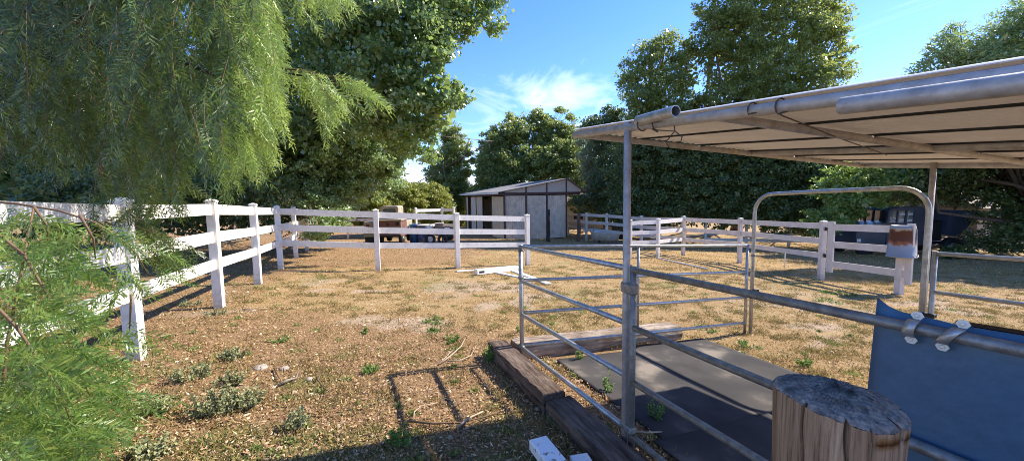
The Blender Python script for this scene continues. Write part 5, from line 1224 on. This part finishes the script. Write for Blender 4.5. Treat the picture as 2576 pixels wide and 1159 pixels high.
# ladder like metal frame leaning in that shade
lx = W(1716*D, 600*D, 27)[0]; lg = W(1716*D, 600*D, 27)[2]
fr = root('metal_rack', (lx, 27, float(gz(lx, 27))), 'thin grey metal rack sticking up behind the tan fence', 'rack')
gzz = float(gz(lx, 27)); zt_ = W(1722*D, 589*D, 27)[2]
MB().tube([(lx-.15, 27, gzz), (lx+.02, 27, zt_-.02), (lx+.45, 27, zt_), (lx+.38, 27, zt_-.28), (lx-.02, 27, zt_-.26)], .018, 6).build('frame_tube', M['steel'], fr)

# house beyond the trees on the sunny side
hm_ = mat('grey_brown_shingle', (.30, .25, .23), .85, col2=(.22, .18, .17), vscale=6)
def house(label, cx0, cy0, ang, wd, dp, hh, rh, walls):
    g = float(gz(cx0, cy0)); o = root('house', (cx0, cy0, g), label, 'house', 'houses behind the trees'); ca, sa = math.cos(ang), math.sin(ang)
    def H(a, b_, h): return np.array([cx0+a*ca-b_*sa, cy0+a*sa+b_*ca, g+h])
    ax = np.array([ca, sa, 0]); ay = np.array([-sa, ca, 0])
    MB().bbox(H(0, 0, hh/2), ax*wd/2, ay*dp/2, Zv*hh/2).build('wall', walls, o)
    for k in range(-1, 2): MB().bbox(H(k*wd*.3, -dp/2-.005, hh*.55), ax*wd*.07, ay*.03, Zv*hh*.18).build('window', M['glassd'], o)
    q_ = .5
    MB().add([H(-wd/2-q_, -dp/2-q_, hh-.05), H(wd/2+q_, -dp/2-q_, hh-.05), H(wd/2+q_, dp/2+q_, hh-.05), H(-wd/2-q_, dp/2+q_, hh-.05), H(-wd/2-q_, 0, hh+rh), H(wd/2+q_, 0, hh+rh)],
             [(0, 1, 5, 4), (2, 3, 4, 5), (0, 4, 3), (1, 2, 5), (3, 2, 1, 0)]).build('roof', hm_, o)
wl = mat('cream_stucco', (.45, .4, .33), .85)
hh_ = W(2400, 520, 30)
house('house with a shingle roof showing through the trees past the canopy post', W(2470, 520, 27)[0], 28, .15, 9, 7, 2.6, 2.0, wl)
house('house with a pale roof glimpsed beside the shed gable', W(1465, 500, 44)[0], 46, -.2, 7, 7, 2.8, 2.2, wl)

# ------------------------------------------------------------------ ground litter
def inpen_mask(x, y):
    a = (x-K0[0])*u[0]+(y-K0[1])*u[1]; b_ = (x-K0[0])*v[0]+(y-K0[1])*v[1]
    return (a > -.05)*(a < 3.4)*(b_ > .36)*(b_ < 2.62)
def near_area(N, ymin=1.6, ymax=10, pw=1.0):
    """more samples close to the camera, limited to a wedge in front of it"""
    y = ymin + (ymax-ymin)*rng.random(N)**1.5; x = (-1.45 + 2.9*rng.random(N))*(y+.4)
    return x, y
def gsurf(x, y): return gz(x, y) + np.where(inpen_mask(x, y), -.012, 0)
# wood chips
x, y = near_area(190000, 1.6, 11.5); keep = (rng.random(len(x)) < zone_chips(x, y)*1.0+.28)*(~inpen_mask(x, y)); x, y = x[keep], y[keep]
x2 = -9+9*rng.random(22000); y2 = 9.5+11*rng.random(22000); k2 = rng.random(22000) < zone_chips(x2, y2); x = np.concatenate([x, x2[k2]]); y = np.concatenate([y, y2[k2]])
Nn_ = len(x); P = np.stack([x, y, gsurf(x, y)+.004+.016*rng.random(Nn_)], 1)
Dr = rng.normal(size=(Nn_, 3)); Dr[:, 2] *= .35; nn_ = rng.normal(size=(Nn_, 3))*.35; nn_[:, 2] += 1
Dr, Sd, _ = rot_basis(Dr, nn_); Lc = (.008+.026*rng.random(Nn_)**2.2)*(1+y*.06)
q = leafquads(P, Dr, Sd, Lc, Lc*(.25+.3*rng.random(Nn_)))
chipm = leafmat('wood_chip', [(0.097, 0.047, 0.022), (0.292, 0.158, 0.075), (0.475, 0.294, 0.150), (0.173, 0.089, 0.043), (0.756, 0.567, 0.380), (0.367, 0.210, 0.100), (0.562, 0.378, 0.220), (0.238, 0.116, 0.070)], .85, .15, 0)
setp(npmesh('wood_chips', q.reshape(-1, 3), np.arange(4*Nn_), 4, chipm), 'reddish wood chips and bark scattered over the paddock', 'wood chips', kind='stuff')
# dry grass and green cover
def blades(name, x, y, h0, h1, w0, m, label, lean=.6):
    N = len(x); P = np.stack([x, y, gsurf(x, y)-.003], 1); Dr = rng.normal(size=(N, 3))*lean; Dr[:, 2] = 1*np.abs(1+.2*Dr[:, 2]); nn_ = rng.normal(size=(N, 3)); nn_[:, 2] *= .2
    Dr, Sd, _ = rot_basis(Dr, nn_); L = h0+(h1-h0)*rng.random(N)**1.6; Wd = w0*(.6+.8*rng.random(N))
    q = leafquads(P, Dr, Sd, L, Wd); return setp(npmesh(name, q.reshape(-1, 3), np.arange(4*N), 4, m), label, 'grass', kind='stuff')
x, y = near_area(430000, 1.6, 16); cl_ = fbm(x, y, .35, 71); ch = zone_chips(x, y)
keep = (rng.random(len(x)) < np.clip((cl_-.38)*4, .1, 1)*(1-.6*ch)*(1-.75*zone_sand(x, y)))*(~inpen_mask(x, y)); x, y = x[keep], y[keep]
goldm = leafmat('dry_grass_blade', [(0.137, 0.077, 0.032), (0.374, 0.232, 0.086), (0.567, 0.404, 0.172), (0.295, 0.178, 0.069), (0.771, 0.606, 0.322), (0.317, 0.273, 0.098), (0.477, 0.321, 0.115), (0.227, 0.202, 0.069)], .8, .15, .25, (0.442, 0.332, 0.117))
blades('dry_grass', x, y, .015, .055, .007, goldm, 'short golden dry grass over the sunny paddock', lean=.9)
x = -14+34*rng.random(130000); y = 12+22*rng.random(130000); keep = (rng.random(len(x)) < np.clip((fbm(x, y, .9, 73)-.35)*3.5, .1, 1)*(1-.8*zone_chips(x, y))); x, y = x[keep], y[keep]
blades('dry_grass', x, y, .03, .09, .018, goldm, 'golden dry grass around the shed and beyond the fences', lean=.8)
x, y = near_area(260000, 1.6, 13); gk = zone_green(x, y); keep = (rng.random(len(x)) < gk*.8*(fbm(x, y, .22, 91) > .5))*(~inpen_mask(x, y)); x, y = x[keep], y[keep]
greenm = leafmat('low_weed_leaf', [(.10, .13, .03), (.17, .20, .05), (.25, .26, .08), (.12, .17, .05), (.30, .22, .07)], .7, .25, .3, (.35, .4, .1))
blades('ground_weeds', x, y, .012, .05, .011, greenm, 'low green and yellow ground weeds in patches', lean=1.3)

x, y = near_area(2300, 2.2, 13); x = np.repeat(x, 70); y = np.repeat(y, 70); rr0 = rng.random(len(x))**.7*.09*(1+.06*y); aa0 = rng.random(len(x))*6.283
x = x+rr0*np.cos(aa0); y = y+rr0*np.sin(aa0); keep = ~inpen_mask(x, y)*(rng.random(len(x)) < 1-.6*zone_chips(x, y)); x, y = x[keep], y[keep]
blades('dry_tufts', x, y, .02, .085, .009, leafmat('dry_tuft_blade', [(0.192, 0.126, 0.042), (0.320, 0.235, 0.084), (0.240, 0.227, 0.076), (0.360, 0.252, 0.134), (0.160, 0.168, 0.050), (0.304, 0.143, 0.084)], .8, .15, .25, (0.360, 0.302, 0.118)), 'small tufts of drying weeds and grass dotted over the paddock', lean=1.0)
x, y = near_area(330, 2.2, 12); sz_ = rng.random(330)**2*.10+.03; x = np.repeat(x, 60); y = np.repeat(y, 60); sz_ = np.repeat(sz_, 60)*(1+.07*y); rr0 = rng.random(len(x))**.7*sz_; aa0 = rng.random(len(x))*6.283
x = x+rr0*np.cos(aa0); y = y+rr0*np.sin(aa0); keep = ~inpen_mask(x, y); x, y = x[keep], y[keep]
blades('small_weeds', x, y, .015, .06, .014, leafmat('small_weed_leaf', [(.09, .15, .035), (.17, .24, .06), (.26, .30, .09), (.30, .26, .10), (.14, .19, .08)], .6, .3, .3, (.35, .45, .1)), 'sparse small green weeds sprouting through the dry ground', lean=1.2)
# individual weeds
def weed(label, px, py, r, h, m, nleaf, group, ll=.03, lw=.015, name='weed_plant', stems=None, spread=1.):
    g = G(px, py); o = root(name, g, label, 'plant', group); ns = stems or max(6, int(nleaf/28))
    STm = []; Ps = []; Ds = []
    for k in range(ns):
        a = rng.random()*6.283; rr_ = r*math.sqrt(rng.random())*spread; hk = h*(1-.45*(rr_/r)**2)*(.65+.45*rng.random())
        e = g + np.array([rr_*math.cos(a), rr_*math.sin(a), hk]); mid = g*.5+e*.5+np.array([rr_*.25*math.cos(a), rr_*.25*math.sin(a), -.05*h])
        s0 = g+np.array([rr_*.5*math.cos(a), rr_*.5*math.sin(a), 0])
        STm += [(s0, mid), (mid, e)]
        for t_ in rng.random(int(nleaf/ns)):
            pt_ = (s0*(1-t_)**2 + 2*mid*t_*(1-t_) + e*t_**2); Ps.append(pt_); Ds.append(rng.normal(size=3)*.8+np.array([0, 0, .35]))
    Ps = np.array(Ps); Ds, Ss, _ = rot_basis(np.array(Ds), rng.normal(size=(len(Ps), 3))+np.array([0, 0, .8])); sc = .6+.7*rng.random(len(Ps))
    q = leafquads(Ps, Ds, Ss, ll*sc, lw*sc); st_ = np.array(STm); e1, e2 = st_[:, 0], st_[:, 1]; dd_, ss_, _ = rot_basis(e2-e1, rng.normal(size=e1.shape)); q = np.concatenate([q, leafquads(e1, dd_, ss_, np.linalg.norm(e2-e1, axis=1), np.full(len(e1), .005))])
    npmesh('foliage', q.reshape(-1, 3), np.arange(4*len(q)), 4, m, o)
hore = leafmat('grey_green_herb_leaf', [(.19, .195, .08), (.27, .275, .125), (.38, .365, .20), (.14, .16, .055)], .8, .2, .15, (.3, .36, .2))
grn = leafmat('green_weed_leaf', [(.08, .16, .03), (.13, .24, .045), (.20, .30, .08), (.10, .15, .03)], .6, .3, .3, (.3, .45, .1))
for (px, py, r, h, nl, lab) in [
    (545, 1035, .22, .20, 1500, 'largest grey green herb clump on the wood chips'), (625, 1020, .16, .16, 900, 'grey green herb joined to the largest clump on its sunny side'),
    (590, 900, .16, .13, 700, 'oval grey green herb clump level with the leaning fence post foot'), (480, 955, .20, .15, 700, 'ragged grey green herb beside the feathery branches'), (580, 965, .18, .13, 600, 'thin grey green herb just above the largest clump'),
    (755, 1070, .13, .15, 600, 'grey green herb with pale upright stems near the canopy shadow'), (390, 1145, .16, .14, 700, 'grey green herb at the very bottom by the feathery branches'), (475, 770, .22, .13, 500, 'grey green herb against the foot of the long fence'),
    (545, 790, .2, .1, 400, 'low grey green herb by the second fence post'), (380, 1040, .2, .16, 700, 'sprawling grey green herb under the feathery branches')]:
    weed(lab, px, py, r*.88, h*.9, hore, nl, 'grey green herbs on the wood chips', ll=.026, lw=.017)
for (px, py, r, h, nl, lab) in [
    (932, 935, .09, .08, 420, 'small bushy green weed in the open wood chips'), (1237, 905, .10, .17, 700, 'upright bright green weed at the end of the wooden tie'), (1010, 1115, .12, .13, 420, 'leafy bright weed at the edge of the pen shadow'),
    (915, 838, .09, .06, 220, 'tiny green weed above the small bushy one'), (1135, 858, .16, .07, 360, 'low yellowish weed beyond the dry sticks'), (1085, 835, .1, .06, 220, 'small green weed beside the low yellowish one'),
    (705, 858, .13, .08, 260, 'grassy green tuft near the oval grey herb'), (1090, 810, .2, .07, 380, 'dark green weed patch in the bare sand'), (2110, 742, .45, .07, 800, 'spreading green weed by the dark puddle near the gate'),
    (2080, 760, .3, .08, 400, 'dark weed mound in front of the gate post'), (2030, 920, .15, .07, 300, 'green weed between the rubber mat and the blue sheet'), (1780, 830, .22, .05, 400, 'green weed patch beyond the back panel near the arched frame'),
    (1455, 905, .05, .13, 120, 'thin weed growing beside the near rubber mat'), (1530, 985, .05, .2, 160, 'tall thin weed at the edge of the near rubber mat'), (1310, 835, .08, .08, 200, 'green weed outside the pen corner'),
    (1870, 870, .12, .06, 260, 'pale green weed by the foot of the arched frame'), (1650, 1050, .08, .16, 240, 'shaded weed between the tie and the overlapping mat')]:
    weed(lab, px, py, r, h, grn, nl, 'green weeds in the paddock', ll=.028, lw=.013)

# dirt clods
x, y = near_area(5200, 2.0, 11); keep = (~inpen_mask(x, y))*(rng.random(len(x)) < .25+.75*zone_sand(x, y)); x, y = x[keep], y[keep]
nk = len(x); base_ = np.array([[1, 0, 0], [0, 1, 0], [-1, 0, 0], [0, -1, 0], [0, 0, .8], [.7, .7, .3], [-.7, .7, .3], [-.7, -.7, .3], [.7, -.7, .3]]); sc_ = (.006+.018*rng.random(nk)**2)*(1+.05*y)
vv_ = base_[None]*sc_[:, None, None]*(.7+.6*rng.random((nk, 9, 1))) + np.stack([x, y, gsurf(x, y)], 1)[:, None, :]
tri = np.array([[0, 5, 4], [5, 1, 4], [1, 6, 4], [6, 2, 4], [2, 7, 4], [7, 3, 4], [3, 8, 4], [8, 0, 4]]); ff_ = (tri[None]+9*np.arange(nk)[:, None, None]).reshape(-1, 3)
setp(npmesh('dirt_clods', vv_.reshape(-1, 3), ff_, 3, leafmat('dry_dirt', [(.26, .17, .10), (.42, .30, .19), (.55, .42, .29)], .95, .1, 0)), 'small dry clods and pebbles lying on the bare ground', 'dirt clods', kind='stuff')
# sticks, stones
def stick(label, pts, r, m=None):
    pp = [G(a, b_, .02+.02*(i % 2)) for i, (a, b_) in enumerate(pts)]
    mb = MB(); mb.tube(pp, [r*(1-.5*i/(len(pp)-1)) for i in range(len(pp))], 6); setp(mb.build('dry_stick', m or M['stick'], None, pp[0]), label, 'stick', 'dry sticks on the ground')
stick('curved pale stick arching from the chips towards the green weed', [(1110, 912), (1135, 893), (1160, 870), (1170, 850)], .010)
stick('pale stick crossing the curved one', [(1125, 908), (1160, 905), (1185, 893), (1198, 868)], .008)
stick('short pale stick nearest the small bushy weed', [(1105, 915), (1130, 888), (1140, 880)], .008)
stick('dark red brown stick lying across the pen shadow', [(1025, 1058), (1090, 1064), (1160, 1062), (1215, 1048), (1255, 1034)], .009, M['twig'])
stick('pale stick rising over the dark red brown one', [(1150, 1075), (1180, 1050), (1215, 1034)], .011)
stick('thin curled stick left of the pen shadow bars', [(1040, 1055), (1042, 1035), (1060, 1020), (1100, 1012)], .006)
stick('crooked brown stick beside the round stone', [(805, 940), (800, 955), (815, 975), (830, 985)], .009, M['twig'])
stick('forked grey branch lying in the chips', [(700, 968), (725, 955), (745, 950), (750, 935)], .013, M['bark_pale'])
stick('small brown stick standing off the forked branch', [(690, 925), (700, 945), (708, 958)], .009, M['twig'])
stick('long thin straw in front of the crossing fence', [(860, 690), (900, 700), (960, 705)], .010)
stick('pale straw by the foot of the second fence post', [(610, 778), (640, 777), (672, 775)], .012)
stick('grey stick lying in the shade by the main canopy post', [(1590, 1085), (1630, 1087), (1665, 1085)], .009)
stick('broken twig between the tie and the overlapping mat', [(1610, 1100), (1640, 1130), (1665, 1150)], .008, M['twig'])
for lab, px, py, r in [('flat grey stone sunk in the chips', 655, 925, .07), ('small round stone near the crooked stick', 778, 955, .035), ('second flat stone beside the sunken one', 715, 928, .05)]:
    g = G(px, py); mb = MB(); mb.lathe(g, [(r*.9, -.01), (r, .004), (r*.8, .018), (r*.3, .026)], 12); o = mb.build('stone', M['stone'], None, g); setp(o, lab, 'stone', 'stones in the chips')
